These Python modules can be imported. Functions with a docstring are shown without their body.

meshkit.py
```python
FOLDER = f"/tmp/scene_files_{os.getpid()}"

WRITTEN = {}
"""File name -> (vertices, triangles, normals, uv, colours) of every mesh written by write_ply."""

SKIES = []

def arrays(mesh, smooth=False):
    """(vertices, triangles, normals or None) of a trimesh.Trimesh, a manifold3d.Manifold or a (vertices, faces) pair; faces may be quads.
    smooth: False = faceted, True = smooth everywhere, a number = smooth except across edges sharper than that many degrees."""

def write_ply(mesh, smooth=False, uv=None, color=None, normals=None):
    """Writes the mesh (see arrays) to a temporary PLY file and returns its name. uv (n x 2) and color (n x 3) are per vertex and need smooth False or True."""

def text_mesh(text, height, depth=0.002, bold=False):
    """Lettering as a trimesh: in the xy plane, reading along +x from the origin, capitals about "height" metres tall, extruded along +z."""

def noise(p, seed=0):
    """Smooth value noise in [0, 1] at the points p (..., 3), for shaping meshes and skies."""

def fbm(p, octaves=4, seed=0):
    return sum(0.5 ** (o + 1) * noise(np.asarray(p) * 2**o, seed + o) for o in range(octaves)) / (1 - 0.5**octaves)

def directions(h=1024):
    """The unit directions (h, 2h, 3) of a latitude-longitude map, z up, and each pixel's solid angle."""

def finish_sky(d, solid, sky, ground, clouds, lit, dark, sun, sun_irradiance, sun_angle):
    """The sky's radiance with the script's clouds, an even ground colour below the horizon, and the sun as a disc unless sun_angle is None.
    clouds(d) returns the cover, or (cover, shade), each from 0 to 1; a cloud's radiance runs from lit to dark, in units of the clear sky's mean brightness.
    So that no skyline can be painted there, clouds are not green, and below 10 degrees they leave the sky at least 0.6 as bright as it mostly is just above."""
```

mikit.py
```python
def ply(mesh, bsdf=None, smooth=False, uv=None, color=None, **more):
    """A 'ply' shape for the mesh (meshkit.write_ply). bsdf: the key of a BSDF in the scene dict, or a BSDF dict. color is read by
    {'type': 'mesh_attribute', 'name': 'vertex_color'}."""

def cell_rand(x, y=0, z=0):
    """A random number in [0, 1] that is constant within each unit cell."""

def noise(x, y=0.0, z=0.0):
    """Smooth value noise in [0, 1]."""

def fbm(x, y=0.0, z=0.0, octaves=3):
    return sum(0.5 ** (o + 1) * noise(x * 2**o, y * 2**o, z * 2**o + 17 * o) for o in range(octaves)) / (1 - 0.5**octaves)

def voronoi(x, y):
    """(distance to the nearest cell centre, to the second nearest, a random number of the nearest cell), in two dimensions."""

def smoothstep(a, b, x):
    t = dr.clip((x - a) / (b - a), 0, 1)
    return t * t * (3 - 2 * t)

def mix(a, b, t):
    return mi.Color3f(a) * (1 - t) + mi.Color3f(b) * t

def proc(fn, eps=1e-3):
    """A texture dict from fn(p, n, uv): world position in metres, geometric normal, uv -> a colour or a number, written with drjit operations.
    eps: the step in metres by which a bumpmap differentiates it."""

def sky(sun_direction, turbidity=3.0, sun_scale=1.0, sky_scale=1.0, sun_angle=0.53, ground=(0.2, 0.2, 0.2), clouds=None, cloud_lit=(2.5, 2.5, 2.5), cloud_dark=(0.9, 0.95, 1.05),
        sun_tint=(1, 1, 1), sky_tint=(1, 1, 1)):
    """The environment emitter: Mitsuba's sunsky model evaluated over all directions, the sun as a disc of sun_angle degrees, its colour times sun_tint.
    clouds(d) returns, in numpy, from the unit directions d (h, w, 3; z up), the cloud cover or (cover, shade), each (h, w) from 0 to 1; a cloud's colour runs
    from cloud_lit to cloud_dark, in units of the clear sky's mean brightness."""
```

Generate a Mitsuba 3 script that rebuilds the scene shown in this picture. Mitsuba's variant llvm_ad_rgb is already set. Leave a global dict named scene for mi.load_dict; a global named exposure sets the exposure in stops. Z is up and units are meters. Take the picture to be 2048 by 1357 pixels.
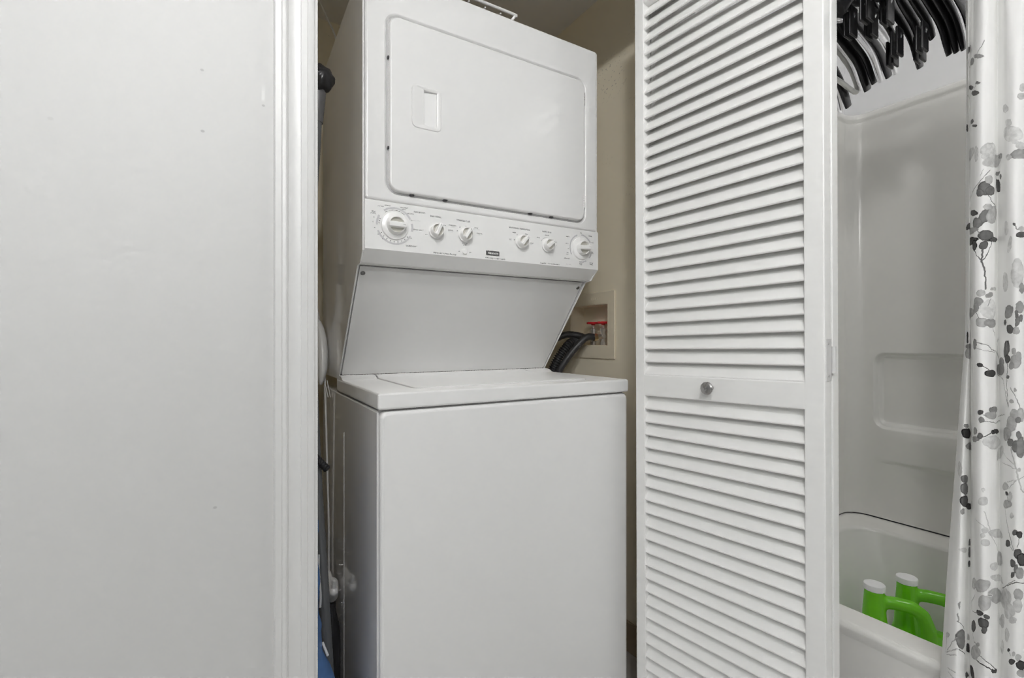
import math, random
import numpy as np, trimesh, mitsuba as mi, mikit, meshkit
import drjit as dr
import manifold3d as m3
from mikit import proc, noise, fbm, smoothstep, mix
T = mi.ScalarTransform4f
scene, labels = {'type': 'scene'}, {}
rng = random.Random(7)
nrng = np.random.default_rng(7)

# ---------------------------------------------------------------- camera, light, exposure
CAMZ = 1.06
exposure = 0.39
scene['camera'] = {'type': 'perspective', 'fov': 93.694, 'fov_axis': 'x', 'near_clip': 0.02, 'far_clip': 30.0,
    'to_world': T().look_at(origin=[0, 0, CAMZ], target=[0.5262, 0.8504, CAMZ], up=[0, 0, 1])}
BULBS = [(-.24 - .20 * i, -1.5, 2.175) for i in range(8)]
BULB_POWER = 92.0
TUB_FILL_POWER = 72.0
TUB_FILL_LAMP = (1.56, -.10, 2.31)  # position of the added fill lamp over the tub
CEIL_POWER = 112.0
CEIL_LAMP = (-.02, -.20, 2.31)

# ---------------------------------------------------------------- materials
def rgb(*c): return {'type': 'rgb', 'value': list(c) if len(c) == 3 else [c[0]] * 3}
def mat(key, base, rough=0.5, two=True, **kw):
    b = {'type': 'principled', 'base_color': base if isinstance(base, dict) else rgb(*base), 'roughness': rough, **kw}
    scene['mat_' + key] = {'type': 'twosided', 'bsdf': b} if two else b
def bumped(key, base, rough, fn, scale, eps=1e-3, **kw):
    b = {'type': 'principled', 'base_color': base if isinstance(base, dict) else rgb(*base), 'roughness': rough, **kw}
    scene['mat_' + key] = {'type': 'twosided', 'bsdf': {'type': 'bumpmap', 'arbitrary': proc(fn, eps), 'scale': scale, 'bsdf': b}}

SPOTS = [(-0.0455, 1.595, .004, .9), (-0.0167, 1.47, .0032, .75), (0.0665, 1.437, .003, .7), (-0.0160, 1.377, .0035, .72), (-0.0030, 1.66, .004, .93), (0.0, 0.80, .0035, .8), (-0.187, 1.355, .004, .93), (-0.24, 0.62, .004, .94)]
def wall_paint(p, n, uv):
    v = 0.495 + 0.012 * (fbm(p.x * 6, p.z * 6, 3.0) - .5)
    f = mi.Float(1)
    for x, z, r, a in SPOTS:
        d = dr.sqrt(dr.square(p.x - x) + dr.square((p.z - z) * 1.3))
        f = f * (a + (1 - a) * smoothstep(r * .5, r, d))
    streak = smoothstep(.0035, .001, dr.abs(p.x - .0660 - .02 * (p.z - 1.44))) * smoothstep(1.442, 1.448, p.z) * smoothstep(1.475, 1.455, p.z)
    streak2 = smoothstep(.003, .001, dr.abs(p.x + .0458)) * smoothstep(1.598, 1.602, p.z) * smoothstep(1.615, 1.606, p.z)
    v = (v * f) + .10 * (streak + streak2)
    return mi.Color3f(v, v, v * .99)
def orange_peel(p, n, uv): return fbm(p.x * 140 + p.y * 140, p.y * 17, p.z * 140)
scene['mat_wall'] = {'type': 'twosided', 'bsdf': {'type': 'bumpmap', 'arbitrary': proc(orange_peel, 1e-3), 'scale': .0006,
    'bsdf': {'type': 'principled', 'base_color': proc(wall_paint), 'roughness': .55}}}
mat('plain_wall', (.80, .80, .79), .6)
mat('roomwall', (.24, .25, .26), .6)
mat('tubwall', (.60, .60, .605), .5)
mat('ceiling', (.76, .75, .74), .8)
def tan_paint(p, n, uv):
    v = .96 + .08 * fbm(p.x * 3, p.y * 3, p.z * 3)
    d = smoothstep(.80, .86, noise(p.x * 150, p.y * 150, p.z * 150)) * smoothstep(.60, .8, noise(p.x * 7 + 3, p.y * 7, p.z * 7))
    return mi.Color3f(.82, .755, .61) * v * (1 - .30 * d)
scene['mat_tan'] = {'type': 'twosided', 'bsdf': {'type': 'bumpmap', 'arbitrary': proc(orange_peel, 1e-3), 'scale': .0006,
    'bsdf': {'type': 'principled', 'base_color': proc(tan_paint), 'roughness': .6}}}
mat('tanplastic', (.76, .69, .55), .45)
mat('tantrim', (.30, .24, .16), .5)
mat('trim', (.57, .57, .565), .4)
def floor_vinyl(p, n, uv):
    v = .42 + .1 * (fbm(p.x * 9, p.y * 9, 0.) - .5)
    gx, gy = p.x / .305, p.y / .305
    g = dr.minimum(dr.abs(gx - dr.round(gx)), dr.abs(gy - dr.round(gy)))
    v = v * (.75 + .25 * smoothstep(.004, .012, g))
    return mi.Color3f(v, v * .98, v * .94)
mat('floor', proc(floor_vinyl), .35)
def door_paint(p, n, uv):
    v = .76 + .03 * (fbm(p.x * 20, p.y * 20, p.z * 90) - .5)
    return mi.Color3f(v, v, v * .985)
mat('door', proc(door_paint), .42)
mat('enamel', (.715, .715, .71), .27, specular=.35)
mat('enamelside', (.66, .66, .66), .06, specular=.8)
mat('groove', (.40, .40, .40), .5)
mat('panelplastic', (.75, .75, .742), .32)
mat('knobplastic', (.79, .79, .78), .25)
mat('inset', (.50, .49, .44), .3)
mat('printdark', (.05, .05, .055), .6)
mat('printgrey', (.47, .47, .48), .6)
mat('badge', (.06, .06, .06), .3)
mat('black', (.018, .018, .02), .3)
mat('rubber', (.022, .022, .024), .45)
mat('hangerblack', (.010, .010, .011), .28)
mat('hangerwhite', (.78, .78, .76), .3)
mat('chrome', (.75, .75, .76), .15, metallic=1.0)
mat('nickel', (.56, .55, .54), .22, metallic=1.0)
mat('pewter', (.36, .355, .35), .24, metallic=1.0)
mat('screwmetal', (.20, .20, .20), .35, metallic=1.0)
mat('steel', (.82, .81, .79), .38, metallic=1.0)
mat('brass', (.72, .60, .38), .3, metallic=1.0)
mat('foil', (.62, .62, .62), .18, metallic=1.0)
mat('red', (.62, .02, .03), .3)
mat('polegrey', (.16, .165, .17), .3)
mat('whiteplastic', (.80, .80, .80), .3)
mat('greyplastic', (.14, .14, .145), .35)
mat('darkplastic', (.02, .02, .022), .3)
def blue_cloth(p, n, uv):
    f = fbm(p.x * 30, p.y * 30, p.z * 30)
    return mi.Color3f(.07, .16, .36) * (.8 + .5 * f)
mat('blue', proc(blue_cloth), .35, sheen=.3)
mat('fleece', (.70, .70, .70), .8)
def tub_gel(p, n, uv):
    v = .64 + .012 * (fbm(p.x * 5, p.y * 5, p.z * 5) - .5)
    return mi.Color3f(v, v * .99, v * .955)
mat('tub', proc(tub_gel), .16, specular=.5)
mat('jug', (.14, .50, .012), .22, specular=.5)
mat('cap', (.80, .80, .81), .4)
scene['mat_clear'] = {'type': 'dielectric', 'int_ior': 1.49, 'ext_ior': 1.0}

# ---------------------------------------------------------------- geometry helpers
def M(t):
    return m3.Manifold(m3.Mesh(np.asarray(t.vertices, np.float32), np.asarray(t.faces, np.uint32)))
def tm(m):
    if isinstance(m, trimesh.Trimesh): return m
    k = m.to_mesh(); return trimesh.Trimesh(np.array(k.vert_properties[:, :3], float), np.array(k.tri_verts), process=False)
def box(a, b):
    a, b = np.minimum(a, b), np.maximum(a, b)
    return m3.Manifold.cube((b - a).tolist()).translate(a.tolist())
def rbox(a, b, r=.003, seg=8):
    a, b = np.minimum(a, b).astype(float), np.maximum(a, b).astype(float)
    r = min(r, (b - a).min() * .49)
    s = m3.Manifold.sphere(r, seg)
    return m3.Manifold.batch_hull([s.translate([x, y, z]) for x in (a[0] + r, b[0] - r) for y in (a[1] + r, b[1] - r) for z in (a[2] + r, b[2] - r)])
def rrect(x0, y0, x1, y1, r, n=8):
    pts = []
    for cx, cy, a0 in ((x1 - r, y1 - r, 0), (x0 + r, y1 - r, 90), (x0 + r, y0 + r, 180), (x1 - r, y0 + r, 270)):
        for k in range(n + 1):
            a = math.radians(a0 + 90 * k / n); pts.append((cx + r * math.cos(a), cy + r * math.sin(a)))
    return pts
def extrude(poly, h):
    p = np.asarray(poly, float); x, y = p[:, 0], p[:, 1]
    if (x * np.roll(y, -1) - y * np.roll(x, -1)).sum() < 0: p = p[::-1]
    return m3.CrossSection([p.tolist()]).extrude(h)
def uz_extrude(poly, v0, v1):
    """poly in (u, z), extruded in v from v0 to v1."""
    e = extrude(poly, v1 - v0)      # (u, z, h)
    return e.transform([[1, 0, 0, 0], [0, 0, -1, v1], [0, 1, 0, 0]])
def vz_extrude(poly, u0, u1):
    e = extrude(poly, u1 - u0)      # (v, z, h)
    return e.transform([[0, 0, 1, u0], [1, 0, 0, 0], [0, 1, 0, 0]])
def pillow(poly, v_front, v_back, r):
    """rounded-edge slab: poly in (u, z); the front at v_front has edge radius r (hull for convex polys)."""
    c = m3.CrossSection([np.asarray(poly, float).tolist()])
    parts = [c.extrude(v_back - v_front - r).transform([[1, 0, 0, 0], [0, 0, -1, v_back], [0, 1, 0, 0]])]
    for k in range(1, 6):
        a = math.pi / 2 * k / 5
        off = r * (1 - math.cos(a)); fr = r * math.sin(a)
        s = c.offset(-off, m3.JoinType.Round, 2.0, 32) if off > 0 else c
        parts.append(s.extrude(1e-4).transform([[1, 0, 0, 0], [0, 0, -1, v_front + r - fr + 1e-4], [0, 1, 0, 0]]))
    return m3.Manifold.batch_hull(parts)
def catmull(P, n=8, closed=False):
    P = np.asarray(P, float); out = []
    N = len(P)
    for i in range(N if closed else N - 1):
        g = lambda j: P[j % N] if closed else P[min(max(j, 0), N - 1)]
        p0, p1, p2, p3 = g(i - 1), g(i), g(i + 1), g(i + 2)
        for k in range(n):
            t = k / n
            out.append(.5 * (2 * p1 + (p2 - p0) * t + (2 * p0 - 5 * p1 + 4 * p2 - p3) * t * t + (3 * p1 - p0 - 3 * p2 + p3) * t ** 3))
    if not closed: out.append(P[-1])
    return np.array(out)
def tube(path, r, sides=10, flat=None, caps=True):
    """tube along a path; r a number or per point; flat=(axis, factor): squash in the direction axis."""
    p = np.asarray(path, float); n = len(p)
    r = np.broadcast_to(np.asarray(r, float), (n,))
    t = np.gradient(p, axis=0); t /= np.linalg.norm(t, axis=1, keepdims=True) + 1e-12
    up = np.array([0, 0, 1.0]) if abs(t[0][2]) < .9 else np.array([1.0, 0, 0])
    if flat is not None: up = np.asarray(flat[0], float)
    a = np.zeros_like(p); b = np.zeros_like(p); prev = up
    for i in range(n):
        x = prev - t[i] * (prev @ t[i]); x /= np.linalg.norm(x) + 1e-12
        a[i] = x; b[i] = np.cross(t[i], x); prev = x if flat is None else up
    ang = np.arange(sides) * 2 * np.pi / sides
    fa = 1.0 if flat is None else flat[1]
    v = p[:, None] + r[:, None, None] * (fa * np.cos(ang)[None, :, None] * a[:, None] + np.sin(ang)[None, :, None] * b[:, None])
    v = v.reshape(-1, 3); f = []
    for i in range(n - 1):
        for j in range(sides):
            k = (j + 1) % sides
            f += [[i * sides + j, i * sides + k, (i + 1) * sides + k], [i * sides + j, (i + 1) * sides + k, (i + 1) * sides + j]]
    if caps:
        v = np.vstack([v, p[0], p[-1]]); c0, c1 = len(v) - 2, len(v) - 1
        for j in range(sides):
            k = (j + 1) % sides
            f += [[c0, k, j], [c1, (n - 1) * sides + j, (n - 1) * sides + k]]
    return trimesh.Trimesh(v, f, process=False)
def lathe(profile, sides=32):
    """profile [(r, z)] from bottom to top, around z."""
    pr = np.asarray(profile, float); n = len(pr); ang = np.arange(sides) * 2 * np.pi / sides
    v = np.stack([pr[:, None, 0] * np.cos(ang), pr[:, None, 0] * np.sin(ang), np.broadcast_to(pr[:, None, 1], (n, sides))], -1).reshape(-1, 3); f = []
    for i in range(n - 1):
        for j in range(sides):
            k = (j + 1) % sides
            f += [[i * sides + j, i * sides + k, (i + 1) * sides + k], [i * sides + j, (i + 1) * sides + k, (i + 1) * sides + j]]
    return trimesh.Trimesh(v, f, process=False)
def grid(fn, us, vs):
    """fn(U, V) -> (n, m, 3) surface."""
    U, V = np.meshgrid(us, vs, indexing='ij'); P = fn(U, V); n, m = U.shape
    i, j = np.meshgrid(np.arange(n - 1), np.arange(m - 1), indexing='ij'); a = i * m + j
    q = np.stack([a, a + m, a + m + 1, a + 1], -1).reshape(-1, 4)
    return trimesh.Trimesh(P.reshape(-1, 3), np.vstack([q[:, [0, 1, 2]], q[:, [0, 2, 3]]]), process=False)
def loft(rings, cap0=True, cap1=True):
    R = np.asarray(rings, float); n, m = R.shape[:2]; v = R.reshape(-1, 3); f = []
    for i in range(n - 1):
        for j in range(m):
            k = (j + 1) % m
            f += [[i * m + j, i * m + k, (i + 1) * m + k], [i * m + j, (i + 1) * m + k, (i + 1) * m + j]]
    if cap0:
        v = np.vstack([v, R[0].mean(0)]); c = len(v) - 1; f += [[c, (j + 1) % m, j] for j in range(m)]
    if cap1:
        v = np.vstack([v, R[-1].mean(0)]); c = len(v) - 1; f += [[c, (n - 1) * m + j, (n - 1) * m + (j + 1) % m] for j in range(m)]
    return trimesh.Trimesh(v, f, process=False)
def join(*ms):
    return trimesh.util.concatenate([tm(m) for m in ms])
def moved(m, mat4):
    t = tm(m).copy(); t.apply_transform(np.asarray(mat4, float)); return t
def trans(x, y, z): return trimesh.transformations.translation_matrix([x, y, z])
def rot(deg, axis, pt=None): return trimesh.transformations.rotation_matrix(math.radians(deg), axis, pt)

used = {}
def key_of(name, parent=None):
    base = (parent + '__' if parent else '') + name
    n = used.get(base, 0); used[base] = n + 1
    return base if n == 0 else f'{base}_{n:03d}'
def obj(name, mesh, m, parent=None, smooth=30, xf=None, label=None, cat=None, group=None, kind=None, **kw):
    k = key_of(name, parent)
    d = mesh if isinstance(mesh, dict) else mikit.ply(tm(mesh) if xf is None else moved(mesh, xf), 'mat_' + m, smooth=smooth, **kw)
    scene[k] = d
    tag(k, label, cat, group, kind)
    return k
def tag(k, label=None, cat=None, group=None, kind=None):
    e = {a: b for a, b in (('label', label), ('category', cat), ('group', group), ('kind', kind)) if b}
    if e: labels[k] = e
def thing(name, label, cat, group=None):
    k = key_of(name); tag(k, label, cat, group); return k
def struct(name, mesh, m, label=None, smooth=30, parent=None, **kw):
    return obj(name, mesh, m, parent, smooth, label=label, kind=None if parent else 'structure', **kw)

# ---------------------------------------------------------------- the setting
CEIL, XW, YB = 2.31, 1.20, 1.984
struct('floor', box([-2.2, -1.71, -.05], [2.1, 2.1, 0]), 'floor', 'pale vinyl tile floor')
struct('ceiling', box([-2.2, -1.71, CEIL], [2.1, 2.1, CEIL + .05]), 'ceiling', 'white ceiling above the closet and bathroom')
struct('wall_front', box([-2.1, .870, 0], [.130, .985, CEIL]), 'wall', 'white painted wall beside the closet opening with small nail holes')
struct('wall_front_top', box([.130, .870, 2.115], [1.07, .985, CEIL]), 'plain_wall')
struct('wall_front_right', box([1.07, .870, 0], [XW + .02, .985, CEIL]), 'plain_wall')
struct('wall_closet_right', m3.Manifold.batch_boolean([box([XW, .985, 0], [XW + .11, YB, CEIL]), box([XW - .1, 1.281, 1.035], [XW + .066, 1.490, 1.187])], m3.OpType.Subtract), 'tan', 'tan painted side wall inside the laundry closet')
struct('wall_closet_back', box([-.05, YB, 0], [XW + .11, YB + .1, CEIL]), 'tan', 'tan painted back wall of the laundry closet')
struct('wall_closet_left', box([-.05, .985, 0], [.05, YB, CEIL]), 'tan', 'tan painted side wall of the laundry closet behind the casing')
struct('wall_tub_end', box([XW + .02, .850, 0], [2.05, .985, CEIL]), 'tubwall', 'white wall at the end of the bathtub')
struct('wall_tub_back', box([1.952, -1.61, 0], [2.05, .85, CEIL]), 'tubwall', 'white wall above the tub surround')
struct('wall_room_back', box([-2.1, -1.71, 0], [2.05, -1.61, CEIL]), 'roomwall')
struct('wall_room_left', box([-2.2, -1.71, 0], [-2.1, .985, CEIL]), 'roomwall')
struct('baseboard_closet_right', rbox([XW - .012, .985, 0], [XW, YB, .10], .003), 'tantrim', 'brown baseboard along the tan closet wall')
struct('baseboard_closet_back', rbox([.05, YB - .012, 0], [XW - .012, YB, .10], .003), 'tantrim')
struct('baseboard_room', rbox([-2.1, .858, 0], [.078, .870, .09], .003), 'trim')

def casing(width):
    """profile (x from the outer edge to the opening, y thickness towards the room)."""
    w = width
    return [(0, 0), (0, .0135), (.0015, .0155), (.010, .0160), (.012, .0148), (.0165, .0162), (.019, .0155), (.021, .0125), (.026, .0112), (.034, .0112), (.0395, .0125),
            (.0405, .0118), (.0500, .0118), (.0510, .0108), (.0580, .0105), (w - .0015, .0095), (w, .0080), (w, 0)]
def casing_mesh(x_out, sign, z1):
    p = [(x_out + sign * x, .870 - y) for x, y in casing(.0625)]
    return extrude(p if sign < 0 else p[::-1], z1)
struct('trim_1', casing_mesh(.0810, 1, 2.165), 'trim', 'white moulded casing beside the closet opening', smooth=20)
struct('trim_2', casing_mesh(1.1205, -1, 2.165), 'trim', smooth=20)
struct('trim_3', rbox([.1435, .855, 2.105], [1.058, .870, 2.165], .003), 'trim')
struct('trim_4', join(rbox([.130, .864, 0], [.1485, .988, 2.115], .002), rbox([1.053, .864, 0], [1.07, .988, 2.115], .002), rbox([.1485, .864, 2.100], [1.053, .988, 2.115], .002)), 'trim', 'white jamb lining the closet opening')
struct('trim_5', box([.1485, .900, 2.072], [1.053, .930, 2.100]), 'nickel', 'bifold track under the closet header')

# ---------------------------------------------------------------- vanity lamp and ceiling lamp behind the camera
vl = thing('vanity_light', 'chrome vanity light bar with eight round bulbs on the bathroom wall', 'light')
obj('back_plate', rbox([-1.90, -1.61, 2.12], [-.18, -1.575, 2.23], .006), 'chrome', vl)
for b in BULBS:
    obj('socket', moved(lathe([(0, 0), (.026, 0), (.026, .03), (0, .03)], 20), trans(b[0], -1.575, b[2]) @ rot(-90, [1, 0, 0])), 'chrome', vl)
    k = key_of('bulb', vl)
    scene[k] = {'type': 'sphere', 'center': list(b), 'radius': .047, 'bsdf': {'type': 'ref', 'id': 'mat_whiteplastic'},
                'emitter': {'type': 'area', 'radiance': rgb(BULB_POWER, BULB_POWER * .995, BULB_POWER * .985)}}
cl = thing('ceiling_light', 'short pendant ceiling lamp with a round white globe', 'light')
obj('base', moved(lathe([(0, 0), (.050, 0), (.060, .010), (.060, .020), (0, .020)], 40), trans(CEIL_LAMP[0], CEIL_LAMP[1], CEIL - .020)), 'whiteplastic', cl)
obj('stem', tube([[CEIL_LAMP[0], CEIL_LAMP[1], CEIL - .02], [CEIL_LAMP[0], CEIL_LAMP[1], CEIL - .115]], .008, 12), 'chrome', cl)
k = key_of('globe', cl)
scene[k] = {'type': 'sphere', 'center': [CEIL_LAMP[0], CEIL_LAMP[1], CEIL - .174], 'radius': .068, 'bsdf': {'type': 'ref', 'id': 'mat_whiteplastic'},
            'emitter': {'type': 'area', 'radiance': rgb(CEIL_POWER, CEIL_POWER * .995, CEIL_POWER * .985)}}
sl_ = thing('tub_fill_light', 'added round fill lamp in the ceiling above the bathtub', 'light')  # invented fixture, added out of view to brighten the tub and curtain
obj('ring', moved(lathe([(.062, 0), (.080, 0), (.080, .006), (.062, .006), (.062, 0)], 40), trans(TUB_FILL_LAMP[0], TUB_FILL_LAMP[1], CEIL - .006)), 'whiteplastic', sl_)
k = key_of('lens', sl_)
scene[k] = mikit.ply(moved(lathe([(0, -.010), (.04, -.008), (.062, 0)], 40), trans(TUB_FILL_LAMP[0], TUB_FILL_LAMP[1], CEIL - .004)), 'mat_whiteplastic', smooth=True,
                     emitter={'type': 'area', 'radiance': rgb(TUB_FILL_POWER, TUB_FILL_POWER, TUB_FILL_POWER * .98)})

# ---------------------------------------------------------------- bifold louvre door
D0 = np.array([1.0035 - 0.0595, .906]); 
far_cam = np.array([.257 * 1.267, 1.267])
def c2w(xc, zc): return np.array([.8504 * xc + .5262 * zc, -.5262 * xc + .8504 * zc])
PF = c2w(*far_cam)                                   # the leading edge
ND = c2w(.6053, -.7960); ND /= np.linalg.norm(ND)      # direction from the leading edge to the folded hinge
NRM = np.array([ND[1], -ND[0]])                        # the panel's face normal, towards the room
DOOR_W, DOOR_T, PITCH = .445, .030, .0332
def panel_frame(origin, along, normal, roll):
    m = np.eye(4)
    m[:2, 0], m[:2, 1], m[:2, 3] = along, -np.asarray(normal), origin      # x along, y into the panel, z up
    m[2, 3] = 0
    sh = np.eye(4); sh[2, 0] = math.tan(math.radians(roll)); sh[2, 3] = -sh[2, 0] * .02      # the leaf sags towards its free end
    sh[0, 2] = math.tan(math.radians(-.22)); sh[0, 3] = -sh[0, 2] * 1.06
    return m @ sh
Z_BOT, Z_TOP, Z_M0, Z_M1, Z_LO, Z_HI, STILE = .015, 2.040, .913, .968, .135, 1.932, .0285
def leaf(door, name, frame, first_slat=.0):
    p = []
    ST1 = .037
    for x0, x1 in ((0, STILE), (DOOR_W - ST1, DOOR_W)): p.append(rbox([x0, 0, Z_BOT], [x1, DOOR_T, Z_TOP], .003))
    e = .004
    for z0, z1 in ((Z_BOT, Z_LO), (Z_M0, Z_M1), (Z_HI, Z_TOP)):
        p.append(rbox([STILE - e, .0004, z0], [DOOR_W - ST1 + e, DOOR_T - .0004, z1], .0035))
    k = obj(name, m3.Manifold.batch_boolean(p, m3.OpType.Add), 'door', door, xf=frame)
    sl = m3.Manifold.batch_hull([m3.Manifold.cylinder(DOOR_W - STILE - ST1 + .008, .0030, .0030, 10).transform([[0, 0, 1, STILE - .004], [0, 1, 0, y], [1, 0, 0, z]]) for y, z in ((.0052, -.0150), (.0250, .0155))])
    for z0, z1 in ((Z_M1, Z_HI), (Z_LO, Z_M0)):
        n = int(round((z1 - z0) / PITCH)); pt = (z1 - z0) / n
        for i in range(n):
            w = moved(sl, rot(rng.uniform(-.25, .25), [0, 1, 0], [.2, 0, 0]))
            obj('slat', w, 'door', k, xf=frame @ trans(0, 0, z0 + pt * (i + .5) + rng.uniform(-.0008, .0008)))
    return k
door = key_of('door_1'); tag(door, 'white louvred bifold closet door folded open with a small metal knob', kind='structure')
FR = panel_frame(PF, ND, NRM, 1.15)
leaf(door, 'panel', FR)
PF2 = PF - NRM * (DOOR_T + .004) 
ND2 = c2w(.6053, -.7960); 
th = math.radians(0.6)
ND2 = np.array([ND[0] * math.cos(th) - ND[1] * math.sin(th), ND[0] * math.sin(th) + ND[1] * math.cos(th)])
FR2 = panel_frame(PF2 - np.array([0, 0]), ND2, NRM, 1.15)
leaf(door, 'panel', FR2)
KN = [(0, .0), (.006, 0), (.0055, .010), (.0075, .013), (.0135, .016), (.0150, .019), (.0146, .0205), (.0115, .0225), (.0113, .0236), (.0080, .0250), (.0078, .0262), (.0045, .0272), (.0035, .0290), (0, .0300)]
obj('knob', lathe(KN, 36), 'pewter', door, xf=FR @ trans(.2135, 0, .9445) @ rot(90, [1, 0, 0]), label='small turned nickel knob')
hm = join(rbox([-.0035, -.012, -.038], [.0015, .0300 + .016, .038], .0008), tube([[.003, DOOR_T + .002, -.024], [.003, DOOR_T + .002, .024]], .0048, 12),
          rbox([.0005, .002, .020], [.0030, .0275, .037], .0006), rbox([.0005, .036, -.036], [.0030, .056, -.018], .0006))
obj('hinge', rbox([DOOR_W - .001, .003, .970], [DOOR_W + .0016, .0275, 1.052], .0007), 'trim', door, xf=FR)
obj('hinge_pin', tube([[DOOR_W + .0035, DOOR_T + .0018, z] for z in (.985, 1.037)], .0045, 12), 'trim', door, xf=FR)
obj('hinge', rbox([DOOR_W - .001, DOOR_T + .0045, .985], [DOOR_W + .0016, DOOR_T + .018, 1.037], .0007), 'trim', door, xf=FR)
for y, z in ((.012, .980), (.012, 1.043), (DOOR_T + .011, 1.0), (DOOR_T + .011, 1.022)):
    obj('hinge_screw', lathe([(0, 0), (.0026, 0), (.0022, .0008), (0, .001)], 12), 'nickel', door, xf=FR @ trans(DOOR_W + .0016, y, z) @ rot(90, [0, 1, 0]))

# ---------------------------------------------------------------- stacked washer and dryer: local frame u (width), v (depth), z
W = .686
MO = np.array([.2815, .9695]); MU = np.array([.99975, -.0222]); MV = np.array([.0222, .99975])
MX = np.eye(4); MX[:2, 0], MX[:2, 1], MX[:2, 3] = MU, MV, MO
def mp(u, v, z): return np.array([*(MO + MU * u + MV * v), z])
sw = thing('stacked_washer_dryer', 'white stacked washer and dryer standing in the tan laundry closet', 'washer dryer')
def part(name, mesh, m='enamel', parent=None, smooth=30, **kw): return obj(name, mesh, m, parent or sw, smooth, xf=MX, **kw)
V1, VB = .130, .668
LID, ZP0, ZP1, ZT = CAMZ - .1108, CAMZ + .2045, CAMZ + .3185, CAMZ + .8566
# washer
part('washer_cabinet', m3.Manifold.batch_boolean([rbox([0, .012, .025], [W, VB, LID - .0385], .004), box([.004, .005, .03], [W - .004, .022, LID - .03])], m3.OpType.Subtract), 'enamelside')
part('washer_plinth', box([.006, .018, .02], [W - .006, .03, LID - .030]), 'groove')
fp = pillow(rrect(.0035, .05, W - .0025, LID - .0392, .014), .0005, .018, .008)
part('washer_front', fp, 'enamel')
for u in (.04, W - .04):
    for v in (.06, VB - .06): part('foot', moved(lathe([(0, 0), (.02, 0), (.02, .012), (.008, .014), (.008, .03), (0, .03)], 16), trans(u, v, 0)), 'black')
part('seam', rbox([-.0012, .3365, .06], [.0006, .3395, LID - .135], .0005), 'enamel')
top = rbox([-.001, -.0005, LID - .0345], [W + .001, .435, LID], .0055, 16)
lid_cut = pillow(rrect(.093, -.415, .597, .445 - .860 + .345, .022), 0, .01, .002)
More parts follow.
